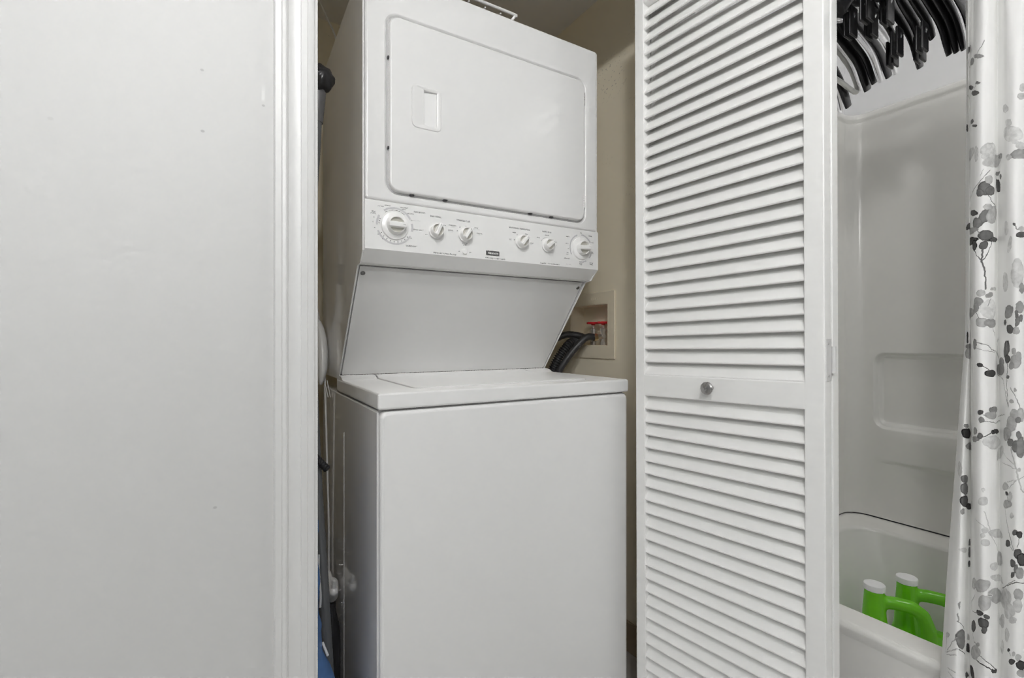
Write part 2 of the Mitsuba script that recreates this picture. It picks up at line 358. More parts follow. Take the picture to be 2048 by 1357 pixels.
# lid opening in plan: u .0945-.5915, v .058-.46
plan = rrect(.0945, .050, .5915, .60, .024)
slot = m3.CrossSection([plan]).extrude(.02).translate([0, 0, LID - .006])
part('washer_top', top - slot, 'enamel', smooth=25)
pl = m3.CrossSection([rrect(.0965, .0515, .5895, .60, .023)])
lid = m3.Manifold.batch_hull([pl.extrude(.008).translate([0, 0, LID - .0058]), pl.offset(-.004, m3.JoinType.Round, 2, 32).extrude(.001).translate([0, 0, LID + .0030]), pl.offset(-.0016, m3.JoinType.Round, 2, 32).extrude(.001).translate([0, 0, LID + .0022])])
lid = lid - box([0, .372, 0], [1, 1, 2])
part('lid', lid, 'enamel', smooth=25)
def hump(u0, u1, dz=0):
    pr = [(.335, LID + dz - .001), (.362, LID + dz - .0002), (.370, LID + .0042 + dz * .3), (.378, LID + .0072), (.388, LID + .0092), (.400, LID + .0102), (.4075, LID + .0100), (.4100, LID + .0085), (.440, LID + .0085), (.440, LID - .004), (.335, LID - .004)]
    return vz_extrude(pr, u0, u1)
part('rear_ledge', hump(.0005, .0935), 'enamel', smooth=25)
part('rear_ledge', hump(.0975, .5885, .003), 'enamel', smooth=25)
part('rear_ledge', hump(.5925, W - .0005), 'enamel', smooth=25)
part('ledge_gap_shade', join(box([.004, .4108, LID - .002], [W - .004, .45, LID + .0136]), box([.0925, .385, LID - .002], [.0985, .45, LID + .006]), box([.5875, .385, LID - .002], [.5935, .45, LID + .006])), 'black')  # solid black fill painting the shade in the gaps around the ledge
# dryer body
body = vz_extrude([(V1 + .012, ZT - .006), (V1 + .012, ZP0 - .003), (.163, ZP0 - .0215), (.196, ZP0 - .0262), (.4145, LID + .0138), (VB, LID + .0138), (VB, ZT - .006)], .003, W - .003)
part('dryer_cabinet', body, 'enamelside')
skin = [(V1 + .004, ZT - .003), (V1 + .004, ZP0 - .002), (.158, ZP0 - .027), (.184, ZP0 - .030), (.406, LID + .0140), (.406, LID + .0005), (VB, LID + .0005), (VB, ZT - .003)]
part('side_panel', vz_extrude(skin, 0, .0035), 'enamelside')
part('side_panel', vz_extrude(skin, W - .0035, W), 'enamelside')
part('dryer_top', rbox([.001, V1 + .010, ZT - .008], [W - .001, VB, ZT], .003), 'enamelside')
# hem along the side panels' front edges
for u in (.0012, W - .0012):
    hp = [[u, V1 + .004, ZT - .006], [u, V1 + .004, ZP0 - .002], [u, .158, ZP0 - .027], [u, .184, ZP0 - .030], [u, .406, LID + .0140]]
    part('hem', tube(hp, .0021, 8), 'enamel')
part('groove_strip', box([.0045, V1 + .006, ZP0], [W - .0045, V1 + .03, ZT - .012]), 'groove')
# sloped service panel
dv, dz = .4105 - .1945, (LID + .0142) - (ZP0 - .0285)
ln = math.hypot(dv, dz); nv, nz = -(-dz) / ln, 0
nx = np.array([dz, -dv]) / ln                        # normal towards the room and down
if nx[0] > 0: nx = -nx
a_, b_ = np.array([.1945, ZP0 - .0285]), np.array([.4105, LID + .0142])
q = [a_ + nx * .001, b_ + nx * .001, b_ + nx * .0048, a_ + nx * .0048]
part('service_panel', vz_extrude([tuple(x) for x in q], .0075, W - .0075), 'enamel')
for u in (.0165, W - .0165):
    c = a_ + (b_ - a_) * .052 + nx * .0048
    ang = math.degrees(math.atan2(nx[1], -nx[0]))
    part('screw', moved(join(lathe([(0, 0), (.0052, 0), (.0058, .0006), (.0050, .0018), (.0026, .0024), (.0022, .0010), (0, .0010)], 16)), trans(u, c[0], c[1]) @ rot(90 - ang, [1, 0, 0])), 'screwmetal')
# dryer front with a pocket for the door
DU0, DU1, DZ0, DZ1 = .0593, .6335, CAMZ + .3445, CAMZ + .7520
front = pillow(rrect(.0045, ZP1 + .0012, W - .0010, ZT, .007), V1, V1 + .026, .006)
pocket = uz_extrude(rrect(DU0 - .003, DZ0 - .003, DU1 + .003, DZ1 + .003, .026), V1 - .01, V1 + .013)
def rim(o, v): return uz_extrude(rrect(DU0 - o, DZ0 - o, DU1 + o, DZ1 + o, .023 + o), v - .0001, v)
chamf = m3.Manifold.batch_boolean([m3.Manifold.batch_hull([rim(a, b), rim(c, d)]) for a, b, c, d in ((.0115, V1, .0095, V1 + .0012), (.0095, V1 + .0012, .0065, V1 + .0040), (.0065, V1 + .0040, .0040, V1 + .0085))], m3.OpType.Add)
part('dryer_front', front - pocket - chamf, 'enamel', smooth=35)
HU0, HU1, HZ0, HZ1 = .1115, .1860, CAMZ + .5035, CAMZ + .6065
dd = pillow(rrect(DU0, DZ0, DU1, DZ1, .023), V1 - .0065, V1 + .0105, .0045)
dd = dd - uz_extrude(rrect(HU0 + .002, HZ0 + .002, HU1 - .002, HZ1 - .002, .012), V1 - .02, V1 + .0085)
dk = part('dryer_door', dd, 'enamel', smooth=25)
hn = pillow(rrect(HU0, HZ0, HU1, HZ1, .013), V1 - .0086, V1 + .008, .0016)
cut = m3.Manifold.batch_hull([uz_extrude(rrect(HU0 + .004, HZ0 + .005, HU1 - .0055, HZ1 - .005, .008), V1 - .0090, V1 - .0089), uz_extrude(rrect(HU0 + .026, HZ0 + .010, HU1 - .012, HZ1 - .008, .005), V1 - .0068, V1 - .0067)])
P_ = [(HU0 + .030, V1 - .02), (HU1 - .011, V1 - .02), (HU1 - .011, V1 - .0030), (HU0 + .036, V1 + .0012), (HU0 + .030, V1 + .0012)]
c2 = extrude(P_, HZ1 - HZ0 - .019).translate([0, 0, HZ0 + .010])
obj('handle', hn - cut - c2, 'enamel', dk, xf=MX, smooth=14)
for z in (CAMZ + .701, CAMZ + .399):
    obj('hinge', join(*[tube([[DU1 + .001, V1 - .001, z + k * .0072 - .0150], [DU1 + .001, V1 - .001, z + k * .0072 - .0092]], .0036, 10) for k in range(5)]), 'nickel', dk, xf=MX)
for u, z in ((DU0 - .0015, CAMZ + .655), (DU0 - .0015, CAMZ + .445), (.115, DZ0 - .0015), (.20, DZ0 - .0015), (.45, DZ0 - .0015), (.52, DZ0 - .0015)):
    obj('bumper', rbox([u - .002, V1 - .0015, z - .003] if u < .1 and z > DZ0 + .01 else [u - .005, V1 - .0015, z - .0016], [u + .002, V1 + .008, z + .003] if u < .1 and z > DZ0 + .01 else [u + .005, V1 + .008, z + .0016], .0008), 'black', dk, xf=MX)
# control panel
cpoly = [(V1 - .0012, ZP1 - .0005), (V1 - .0022, ZP1 - .003), (V1 - .0022, ZP0 + .0015), (V1 - .0006, ZP0), (.1600, ZP0 - .0262), (.196, ZP0 - .0275), (.196, ZP1 - .0005)]
cp = part('control_panel', vz_extrude(cpoly, .0035, W + .0012), 'panelplastic', smooth=20)
F = V1 - .0022
def face(u, z, spin=0, off=0):   # local z of a lathe = out of the panel
    return MX @ trans(u, F - off, z) @ rot(90, [1, 0, 0]) @ rot(spin, [0, 0, 1])
def knob(u, z, R, r, spin, name):
    if R > r:
        obj(name + '_skirt', lathe([(0, 0), (R, 0), (R, .0022), (R - .0012, .0042), (r + .003, .0062), (r + .001, .0066), (0, .0066)], 48), 'knobplastic', cp, xf=face(u, z))
        base = .0060
    else: base = 0
    h = .0165
    o = m3.CrossSection.circle(r, 48).extrude(h * .45, 0, 0, (.97, .97))
    o = o + m3.Manifold.batch_hull([m3.CrossSection.circle(r * .97, 48).extrude(.001).translate([0, 0, h * .45 - .001]), m3.CrossSection.circle(r * .86, 48).extrude(.001).translate([0, 0, h - .004]), m3.CrossSection.circle(r * .80, 48).extrude(.001).translate([0, 0, h - .0035])])
    hb = .28 * r
    cs = m3.CrossSection.circle(r * .83, 48)
    half = cs ^ m3.CrossSection([[(-2 * r, hb), (2 * r, hb), (2 * r, 2 * r), (-2 * r, 2 * r)]])
    for s in (1, -1):
        hf = half if s > 0 else half.rotate(180)
        o = o - hf.extrude(h).translate([0, 0, h * .42])
    bar = rbox([-r * .90, -hb, .002], [r * 1.02, hb, h + .0025], .0022)
    o = o + (bar ^ m3.CrossSection.circle(r * 1.03, 48).extrude(h + .01))
    fr = face(u, z, spin, base)
    obj(name, o, 'knobplastic', cp, xf=fr, smooth=35)
    for s in (1, -1):
        hf = half.offset(-.0004) if s > 0 else half.offset(-.0004).rotate(180)
        obj('knob_inset', hf.extrude(.0004).translate([0, 0, h * .42 - .0002]), 'inset', cp, xf=fr)
    obj('pointer_mark', box([r * .55, -.0004, h + .0024], [r * .85, .0004, h + .0027]), 'printdark', cp, xf=fr)
knob(.0725, CAMZ + .2636, .0325, .0215, 0, 'dial')
knob(.1735, CAMZ + .2635, .0175, .0165, 66, 'knob')
knob(.2510, CAMZ + .2632, .0175, .0165, 56, 'knob')
knob(.4175, CAMZ + .2622, .0175, .0165, 50, 'knob')
knob(.5020, CAMZ + .2612, .0175, .0165, 40, 'knob')
knob(.6225, CAMZ + .2638, .0325, .0215, 4, 'dial')
obj('start_button', lathe([(0, 0), (.0090, 0), (.0090, .001), (.0068, .0012), (.0068, .0042), (.0058, .0052), (0, .0054)], 28), 'knobplastic', cp, xf=face(.2495, CAMZ + .2200))
dark, grey = [], []
def write(s, u, z, h=.0029, bold=False, to=None, italic=0, centre=True):
    t = meshkit.text_mesh(s, h, .00025, bold or to is None)
    w = t.bounds[1][0] - t.bounds[0][0]
    m = np.eye(4); m[0, 1] = italic
    t.apply_transform(m)
    t.apply_transform(trans(u - (w / 2 if centre else 0), 0, 0) )
    t.apply_transform(np.array([[1, 0, 0, 0], [0, 0, -1, F + .00005], [0, 1, 0, z], [0, 0, 0, 1.]]))
    (dark if to is None else to).append(t)
def arc(u, z, r0, r1, a0, a1, to):
    n = max(3, int(abs(a1 - a0) / 6)); a = np.radians(np.linspace(a0, a1, n + 1))
    P = [(u + r1 * math.cos(x), z + r1 * math.sin(x)) for x in a] + [(u + r0 * math.cos(x), z + r0 * math.sin(x)) for x in a[::-1]]
    if a1 < a0: P = P[::-1]
    to.append(tm(uz_extrude(P, F - .00025, F + .0003)))
C = CAMZ
u, z = .0725, C + .2636
for a0, a1, w in ((28, 128, .0045), (150, 182, .0048), (-160, -28, .0042), (-12, 14, .0050)): arc(u, z, .0395, .0395 + w, a0, a1, grey)
for a0, a1 in ((52, 66), (70, 92), (96, 112), (116, 128)): arc(u, z, .0365, .0374, a0, a1, dark)
for a in range(-150, -28, 14): arc(u, z, .0355, .0385, a, a + 2.2, dark)
for a in (158, 166, 174): arc(u, z, .0355, .0385, a, a + 2.2, dark)
for s, du, dz_, h in (('KEEP', -.050, .0265, .0028), ('PRESS', -.050, .0222, .0028), ('NORMAL', -.0170, .0445, .0024), ('COTTON', -.0335, .0405, .0024), ('PERMANENT', .0215, .0445, .0024), ('PRESS', .0215, .0408, .0024), ('DELICATE', .0375, .0325, .0024),
    ('40', -.0470, -.010, .0022), ('50', -.0390, -.0245, .0022), ('60', -.029, -.0340, .0022), ('70', -.0120, -.0410, .0022), ('80', .0020, -.0435, .0022), ('90', .015, -.0415, .0022), ('30', .026, -.0345, .0022), ('20', .0385, -.0255, .0022), ('OFF', .042, -.0045, .0020), ('OFF', .0405, .0165, .0020), ('10', -.049, .0135, .0022), ('20', -.0515, .003, .0022)):
    write(s, u + du, z + dz_, h)
write('AUTOMATIC', .132, C + .3015, .0034, True); write('KNITS ONLY', .1255, C + .2815, .0024, to=grey); write('AIR DRY ONLY', .1280, C + .2595, .0028, True)
write('TIMED DRY', .1115, C + .2185, .0036, True)
write('END SIGNAL', .1735, C + .2968, .0034, True)
arc(.1735, C + .2635, .0205, .0218, 15, 75, grey); write('LOUD', .1965, C + .279, .0020); write('OFF', .150, C + .251, .0020)
u = .251
write('TEMPERATURE', u - .004, C + .2955, .0038, True)
for s, s2, du, dz_ in (('PERM PRESS', 'MEDIUM', -.0330, .0180), ('KNITS', 'GENTLE CYCLE', .032, .0195), ('NORMAL', 'HIGH HEAT', -.0385, .0055), ('DELICATE', 'LOW HEAT', .041, .0062)):
    write(s, u + du, C + .2632 + dz_, .0024, True); write(s2, u + du, C + .2632 + dz_ - .0036, .0020, to=grey)
for a in (160, 128, 82, 15): arc(u, C + .2632, .0205, .0225, a - 3, a + 3, dark)
write('PUSH TO', u, C + .2395, .0024, True); write('START', u, C + .2358, .0024, True); write('ON', u - .0155, C + .2185, .0022); write('OFF', u + .0155, C + .2185, .0022)
write('Electronic Dryness Sensing', .1970, C + .2090, .0034, italic=.25)
write('Heavy Duty  •  Super Capacity', .3390, C + .2092, .0030, italic=.25)
write('Quiet Pak  •  3 Speed Ultra Wash', .5120, C + .2090, .0030, italic=.25)
write('WASH/RINSE TEMPERATURE', .4135, C + .2955, .0034, True)
u = .4175
for s, s2, du, dz_ in (('WARM', 'COLD', -.0215, .0215), ('COLD', 'COLD', .0175, .0215), ('HOT', 'COLD', -.0335, .0025), ('WARM', 'WARM', .0335, -.0010)):
    write(s, u + du, C + .2622 + dz_, .0024, True); write(s2, u + du, C + .2622 + dz_ - .0034, .0020, to=grey)
for a in (172, 125, 62, -4): arc(u, C + .2622, .0205, .0225, a - 3, a + 3, dark)
u = .502
write('WATER LEVEL', u, C + .2965, .0034, True); write('MEDIUM', u, C + .2878, .0024)
write('SMALL', u - .0285, C + .2785, .0024); write('LARGE', u + .0290, C + .2720, .0024); write('RESET', u + .0295, C + .2620, .0020, to=grey)
arc(u, C + .2612, .0205, .0220, 20, 150, grey)
u, z = .6225, C + .2638
for a0, a1, w in ((110, 168, .0045), (30, 88, .0045), (-150, -195, .0040), (-8, -40, .0045), (-100, -60, .0036)): arc(u, z, .0375, .0375 + w, min(a0, a1), max(a0, a1), grey)
for s, du, dz_, h in (('NORMAL', -.048, .0285, .0022), ('HEAVY', -.051, .009, .0022), ('RINSE', .034, .038, .0030), ('WASH', .043, .020, .0022), ('OFF', -.046, -.006, .0020), ('MED', -.049, -.0175, .0024), ('LIGHT', -.049, -.0220, .0020), ('DELICATE', -.0510, -.0345, .0028),
    ('SHORT', -.0005, -.0445, .0022), ('CYCLE', -.0005, -.0480, .0022), ('PERM', .0415, -.008, .0024), ('PRESS', .0415, -.012, .0022), ('ULTRA', .0385, -.0410, .0028), ('WASH', .0385, -.0455, .0028), ('SPIN', 0, .0440, .0022)):
    write(s, u + du, z + dz_, h, h > .0027)
write('PULL TO START', .578, C + .2130, .0018, to=grey)
obj('badge', uz_extrude(rrect(.3115, C + .2172, .3505, C + .2292, .0012), F - .0008, F + .0004), 'badge', cp, xf=MX, label='dark nameplate with light lettering')
bl = []
write('Kenmore', .331, C + .2210, .0052, True, to=bl, italic=.2)
bl = join(*bl); bl.apply_transform(trans(0, -.0008, 0))
obj('badge_lettering', bl, 'knobplastic', cp, xf=MX, smooth=False)
obj('lettering', join(*dark), 'printdark', cp, xf=MX, smooth=False, label='dark printed lettering and tick marks', kind='stuff')
obj('lettering', join(*grey), 'printgrey', cp, xf=MX, smooth=False, label='grey printed arcs and small lettering', kind='stuff')

# ---------------------------------------------------------------- washing machine outlet box, valves and hoses
ob = thing('outlet_box', 'tan recessed water outlet box with two red valves on the tan closet wall', 'outlet box')
BY0, BY1, BZ0, BZ1 = 1.281, 1.490, C - .0251, C + .1272
fr_ = rbox([XW - .006, 1.246, C - .0725], [XW + .0005, 1.528, C + .1725], .0025) - box([XW - .02, BY0, BZ0], [XW + .02, BY1, BZ1])
obj('frame', fr_, 'tanplastic', ob)
inner = box([XW - .003, BY0 - .0005, BZ0 - .0005], [XW + .064, BY1 + .0005, BZ1 + .0005]) - box([XW - .02, BY0 + .002, BZ0 + .002], [XW + .061, BY1 - .002, BZ1 - .002])
ribs = [rbox([XW + .03, BY1 - .003, BZ0 + q_], [XW + .061, BY1 - .0015, BZ0 + q_ + .003], .0005) for q_ in (.052, .108)]
ribs += [box([XW + .059, 1.36, BZ0 + q_], [XW + .0613, BY1, BZ0 + q_ + .0022]) for q_ in (.052, .113)]
obj('recess', m3.Manifold.batch_boolean([inner] + ribs, m3.OpType.Add), 'tanplastic', ob)
obj('raised_mark', moved(meshkit.text_mesh('OATEY', .011, .001), np.array([[0, 0, -1, XW - .0055], [-1, 0, 0, 1.425], [0, 1, 0, C + .142], [0, 0, 0, 1.]])) if False else join(*[rbox([XW - .0068, 1.33 + .011 * i, C + .143], [XW - .0055, 1.336 + .011 * i, C + .154], .0004) for i in range(6)]), 'tanplastic', ob)
def valve(y, x=XW + .030):
    k = obj('valve', join(moved(lathe([(0, 0), (.011, 0), (.011, .012), (.0085, .013), (.0085, .026), (.013, .027), (.013, .040), (.0095, .041), (.0095, .052), (.012, .0525), (.012, .062), (.006, .064), (.004, .074), (0, .074)], 8), trans(x, y, BZ0 + .002)),
                            tube([[x, y, BZ0 + .034], [x - .020, y + .004, BZ0 + .033], [x - .036, y + .008, BZ0 + .031]], .0105, 8)), 'steel', ob, smooth=20)
    w = []
    for i in range(24):
        a = 2 * math.pi * i / 24; w.append([x + (.021 + .0018 * math.cos(6 * a)) * math.cos(a), y + (.021 + .0018 * math.cos(6 * a)) * math.sin(a), BZ0 + .086])
    w.append(w[0]); w = np.array(w)
    sp = [tube([[x, y, BZ0 + .085], w[i]], .0034, 8) for i in (0, 6, 12, 18)]
    obj('valve_handle', join(tube(w, .0042, 8), *sp, moved(lathe([(0, 0), (.007, 0), (.007, .012), (0, .013)], 16), trans(x, y, BZ0 + .078))), 'red', k)
    obj('coupling', tube([[x - .026, y + .006, BZ0 + .032], [x - .040, y + .009, BZ0 + .030]], .0135, 12), 'brass' if y < 1.36 else 'steel', k, smooth=20)
    return np.array([x - .034, y + .008, BZ0 + .031])
va, vb = valve(1.342), valve(1.398)
def hose(name, pts, r, label, m='rubber', ribbed=False):
    p = catmull(pts, 24 if ribbed else 10)
    if ribbed:
        s = np.concatenate([[0], np.cumsum(np.linalg.norm(np.diff(p, axis=0), axis=1))])
        ss = np.arange(0, s[-1], .0011); p = np.stack([np.interp(ss, s, p[:, i]) for i in range(3)], -1)
        rr = r * (1 + .16 * np.clip(2.2 * np.sin(2 * np.pi * ss / .0085), -1, 1))
        mesh = tube(p, rr, 14)
    else: mesh = tube(p, r, 14)
    return obj(name, mesh, m, smooth=50, label=label, cat='hose')
hose('supply_hose', [va, va + [-.03, .008, .001], [1.126, 1.372, 1.031], [1.088, 1.392, .976], [1.069, 1.408, .925], [1.055, 1.42, .80], [1.05, 1.45, .62]], .0125, 'black rubber supply hose from the front valve, curving down to the washer')
hose('supply_hose', [vb, vb + [-.03, .010, .008], [1.135, 1.444, 1.076], [1.090, 1.468, 1.052], [1.055, 1.480, 1.005], [1.035, 1.490, .930], [1.03, 1.50, .80], [1.03, 1.50, .62]], .0125, 'black rubber supply hose from the rear valve, partly behind the ribbed drain hose')
hose('drain_hose', [[1.215, 1.452, 1.055], [1.168, 1.430, 1.052], [1.127, 1.415, 1.040], [1.085, 1.424, .990], [1.060, 1.438, .925], [1.04, 1.455, .80], [1.04, 1.465, .62]], .0155, 'ribbed black drain hose between the two smooth supply hoses', ribbed=True)

# ---------------------------------------------------------------- on the dryer: wire rack; a loose string
wr = thing('wire_rack', 'white coated wire rack on top of the dryer', 'rack')
RZ = ZT
rk = [mp(.16, .22, RZ + .075), mp(.425, .225, RZ + .075)]
obj('rail', tube(catmull([mp(.12, .225, RZ + .088), mp(.28, .225, RZ + .088), mp(.448, .225, RZ + .088), mp(.455, .226, RZ + .083), mp(.450, .232, RZ + .074)], 6), .0042, 10), 'whiteplastic', wr)
obj('rail', tube([mp(.12, .42, RZ + .070), mp(.44, .42, RZ + .070)], .0035, 10), 'whiteplastic', wr)
for v0, v1 in ((.235, .235), (.42, .42)):
    for u0 in (.13, .444):
        obj('leg', tube(catmull([mp(u0 + .006, v0 - .004, RZ + .073), mp(u0, v0, RZ + .062), mp(u0 - .004, v0, RZ + .035), mp(u0 - .004, v0, RZ)], 6), .0034, 10), 'whiteplastic', wr)
for u0 in (.16, .21, .26, .31, .36, .41):
    obj('crossbar', tube([mp(u0, .226, RZ + .077), mp(u0, .42, RZ + .068)], .0022, 8), 'whiteplastic', wr)
obj('string', tube(catmull([[.316, 1.862, CEIL], [.3210, 1.850, 2.290], [.3410, 1.800, 2.200], [.3596, 1.750, 2.108], [.372, 1.715, 1.95], [.375, 1.70, 1.7]], 8), .0032, 6), 'whiteplastic', label='thin pale string hanging from the ceiling behind the dryer', cat='string')

# ---------------------------------------------------------------- things in the gap at the machine's side
pp = thing('metal_pole', 'tall grey metal pole with a black knob on top beside the dryer', 'pole')
PY = 1.22
pts = [[0.2072, 1.2200, 1.6249], [0.2022, 1.2200, 1.5104], [0.1938, 1.2200, 1.3662], [0.1916, 1.2200, 1.1525], [0.1971, 1.2200, 0.9388], [0.2027, 1.2200, 0.7954], [0.2106, 1.2200, 0.6390], [0.2185, 1.2200, 0.5174], [0.2253, 1.2200, 0.3953], [0.2322, 1.2200, 0.2725]]
pts.append([pts[-1][0] + .012, PY, .02]); pts = np.array(pts)
pm = obj('tube', tube(catmull(pts, 8), .0128, 16), 'polegrey', pp)
kp = pts[0] + [.000, 0, .012]
ring = []
for zz, rr_ in ((-.030, .014), (-.012, .024), (0, .030), (.012, .031), (.024, .027), (.032, .016), (.034, .006)):
    ring.append([[rr_ * (1 + .09 * math.cos(7 * t_)) * math.cos(t_), rr_ * (1 + .09 * math.cos(7 * t_)) * math.sin(t_), zz] for t_ in np.linspace(0, 2 * math.pi, 57)[:-1]])
obj('knob', loft(ring), 'darkplastic', pp, smooth=50, xf=trans(kp[0] + .004, PY - .004, kp[2] + .040) @ rot(70, [1, 0, 0]) @ rot(12, [0, 1, 0]), label='black ribbed star knob')
obj('collar', tube([kp + [.002, 0, .020], kp + [0, 0, -.06]], [.0190, .0135], 16), 'greyplastic', pp)
g0, g1 = np.array([.2016, 1.20, .7807]), np.array([.2272, 1.20, .7501])
gp = np.linspace(g0 - (g1 - g0) * .5, g1, 40)
obj('grip', tube(gp, .0085 * (1 + .07 * np.sign(np.sin(np.arange(40) * 1.4))), 12), 'darkplastic', pp, label='short black ribbed grip')
sc_ = [.1982, 1.206, .8423]
obj('screw', moved(lathe([(0, 0), (.006, 0), (.006, .002), (0, .003)], 12), trans(*sc_) @ rot(90, [1, 0, 0])), 'black', pp)

def quilt(U, V):    # U around, V up
    zz = V
    bulge = .058 * np.exp(-((zz - .16) / .17) ** 2) + .006 * np.sin(zz * 60 + U * 3) * np.exp(-((zz - .2) / .3) ** 2)
    cx = .131 + .057 * np.exp(-((zz - .13) / .20) ** 2); cy = 1.085
    rx = .052 + bulge * .7 + .0; ry = .055 + bulge * .8
    rx = np.where(zz > .44, rx + .004 * (zz - .44) , rx)
    P = np.stack([cx + rx * np.cos(U), cy + ry * np.sin(U), zz], -1)
    nn = meshkit.fbm(P * [22, 22, 9], 3, 5) - .5
    nn2 = meshkit.fbm(np.stack([P[..., 0] * 60 + P[..., 2] * 60, P[..., 1] * 60, P[..., 2] * 30], -1), 2, 9) - .5
    d = .014 * nn + .006 * nn2
    top = np.clip((.86 - zz) / .03, 0, 1) ** .5
    P[..., 0] = cx + (rx + d) * top * np.cos(U); P[..., 1] = cy + (ry + d) * top * np.sin(U)
    return P
us = np.linspace(0, 2 * math.pi, 73); vs = np.linspace(.0, .86, 140)
bq = thing('quilted_cover', 'crumpled blue quilted cover bundled beside the pole behind the white casing', 'cover')
obj('fabric', grid(quilt, us, vs), 'blue', bq, smooth=True)
for fl in ([[.1938, 1.12, .5855], [.1933, 1.12, .5527], [.1974, 1.12, .4967], [.1964, 1.12, .4695]], [[.1944, 1.08, .4146], [.1986, 1.07, .4028], [.2017, 1.06, .3946]]):
    obj('lining', tube(catmull(fl, 8), .0026, 8), 'fleece', bq, label='white fleecy lining showing at the edge')

# white long-handled cleaning tool leaning against the dryer side
ct = thing('cleaning_tool', 'white plastic cleaning tool with tapered grip leaning on the dryer side', 'cleaning tool')
bz = [(.925, .004, .004), (.940, .016, .010), (.970, .026, .017), (1.02, .031, .0195), (1.06, .030, .0190), (1.095, .022, .016), (1.115, .010, .010)]
rings = []
for zz, a, b in bz:
    cu = -.0215 - .006 * ((zz - 1.02) / .1) ** 2
    cv = .540 + .35 * (zz - .93)
    rings.append([mp(cu + b * math.cos(t_), cv + a * 1.3 * math.sin(t_), zz) for t_ in np.linspace(0, 2 * math.pi, 29)[:-1]])
obj('shell', loft([np.array(r_) for r_ in rings]), 'whiteplastic', ct, smooth=60)
cr = [mp(-.040, .606 + .05 * (z_ - 1.117), z_) for z_ in np.linspace(1.112, 1.235, 60)]
obj('collar', tube(cr, np.interp(np.linspace(0, 1, 60), [0, .15, .3, 1], [.022, .020, .0165, .010]) * (1 + .05 * np.sign(np.sin(np.arange(60) * 1.05))), 14), 'whiteplastic', ct, label='ribbed white collar')
obj('shaft', tube([mp(-.042, .610, 1.23), mp(-.044, .614, 1.30)], .0088, 14), 'greyplastic', ct, label='short dark grey shaft')
gz = np.linspace(1.295, 1.425, 70); gm = tube([mp(-.044, .614 + .1 * (z_ - 1.295), z_) for z_ in gz], .0098 * np.where(gz > 1.415, np.sqrt(np.clip(1 - ((gz - 1.415) / .0102) ** 2, .05, 1)), 1 + .06 * np.sign(np.sin((gz - 1.3) * 700)) * (gz < 1.40)), 16)
obj('grip', gm, 'whiteplastic', ct, smooth=40, label='white textured grip')
for s in (-1, 1):
    obj('wire', tube([mp(-.012 + .004 * s, .545, .936), mp(-.006 + .003 * s, .52, .888)], .0013, 6), 'whiteplastic', ct)
obj('pole', tube([mp(-.014, .548, .945), mp(-.0055, .530, .5), mp(-.0055, .530, 0.0)], .0030, 10), 'whiteplastic', ct, label='thin white pole down to the floor')

# foil duct, spray bottle, black cord and shoe on the floor of the gap
dp = catmull([mp(-.052, .620, z_) for z_ in np.linspace(.0, .45, 8)] , 30)
dm = tube(dp, .040 * (1 + .06 * np.sin(np.arange(len(dp)) * 1.6)), 40)
nn = meshkit.fbm(dm.vertices * 90, 3, 3) - .5
c_ = np.array(dm.vertices); ax = np.array([mp(-.052, .620, 0)[:2]]); rad = c_[:, :2] - ax; rl = np.linalg.norm(rad, axis=1, keepdims=True) + 1e-9
c_[:, :2] += rad / rl * (.014 * nn)[:, None]; dm.vertices = c_
obj('foil_duct', dm, 'foil', label='crinkled silver foil duct end behind the grey pole', cat='duct', smooth=False)
sb = thing('spray_bottle', 'dark spray bottle with a white trigger head against the washer side', 'spray bottle')
SX, SV = -.0235, .385
obj('bottle', moved(lathe([(0, 0), (.020, 0), (.0225, .004), (.0225, .26), (.020, .29), (.013, .32), (.011, .335), (.011, .35), (0, .35)], 32), trans(*mp(SX, SV, 0))), 'darkplastic', sb)
hd = m3.Manifold.batch_hull([m3.Manifold.sphere(r_, 20).translate(p_) for r_, p_ in ((.018, [0, 0, .37]), (.020, [0, -.012, .392]), (.012, [0, .035, .395]))])
hd = hd + m3.Manifold.batch_hull([m3.Manifold.sphere(r_, 16).translate(p_) for r_, p_ in ((.010, [0, -.02, .395]), (.008, [0, -.055, .405]))])
hd = hd + m3.Manifold.batch_hull([m3.Manifold.sphere(r_, 16).translate(p_) for r_, p_ in ((.007, [0, -.028, .385]), (.005, [0, -.050, .345]))])
hd = hd + m3.Manifold.batch_hull([m3.Manifold.sphere(r_, 16).translate(p_) for r_, p_ in ((.007, [0, .03, .395]), (.005, [0, .040, .425]))])
obj('trigger_head', hd, 'whiteplastic', sb, smooth=60, xf=trans(*mp(SX, SV, 0)) @ rot(178, [0, 0, 1]))
obj('power_cord', tube(catmull([[.19, 1.50, .006], [.225, 1.48, .008], [.258, 1.43, .03], [.25, 1.38, .05], [.225, 1.40, .03], [.235, 1.45, .008], [.225, 1.51, .006], [.16, 1.58, .006], [.12, 1.80, .006]], 10), .006, 10), 'rubber', label='black cord coiled on the closet floor beside the washer', cat='cord')

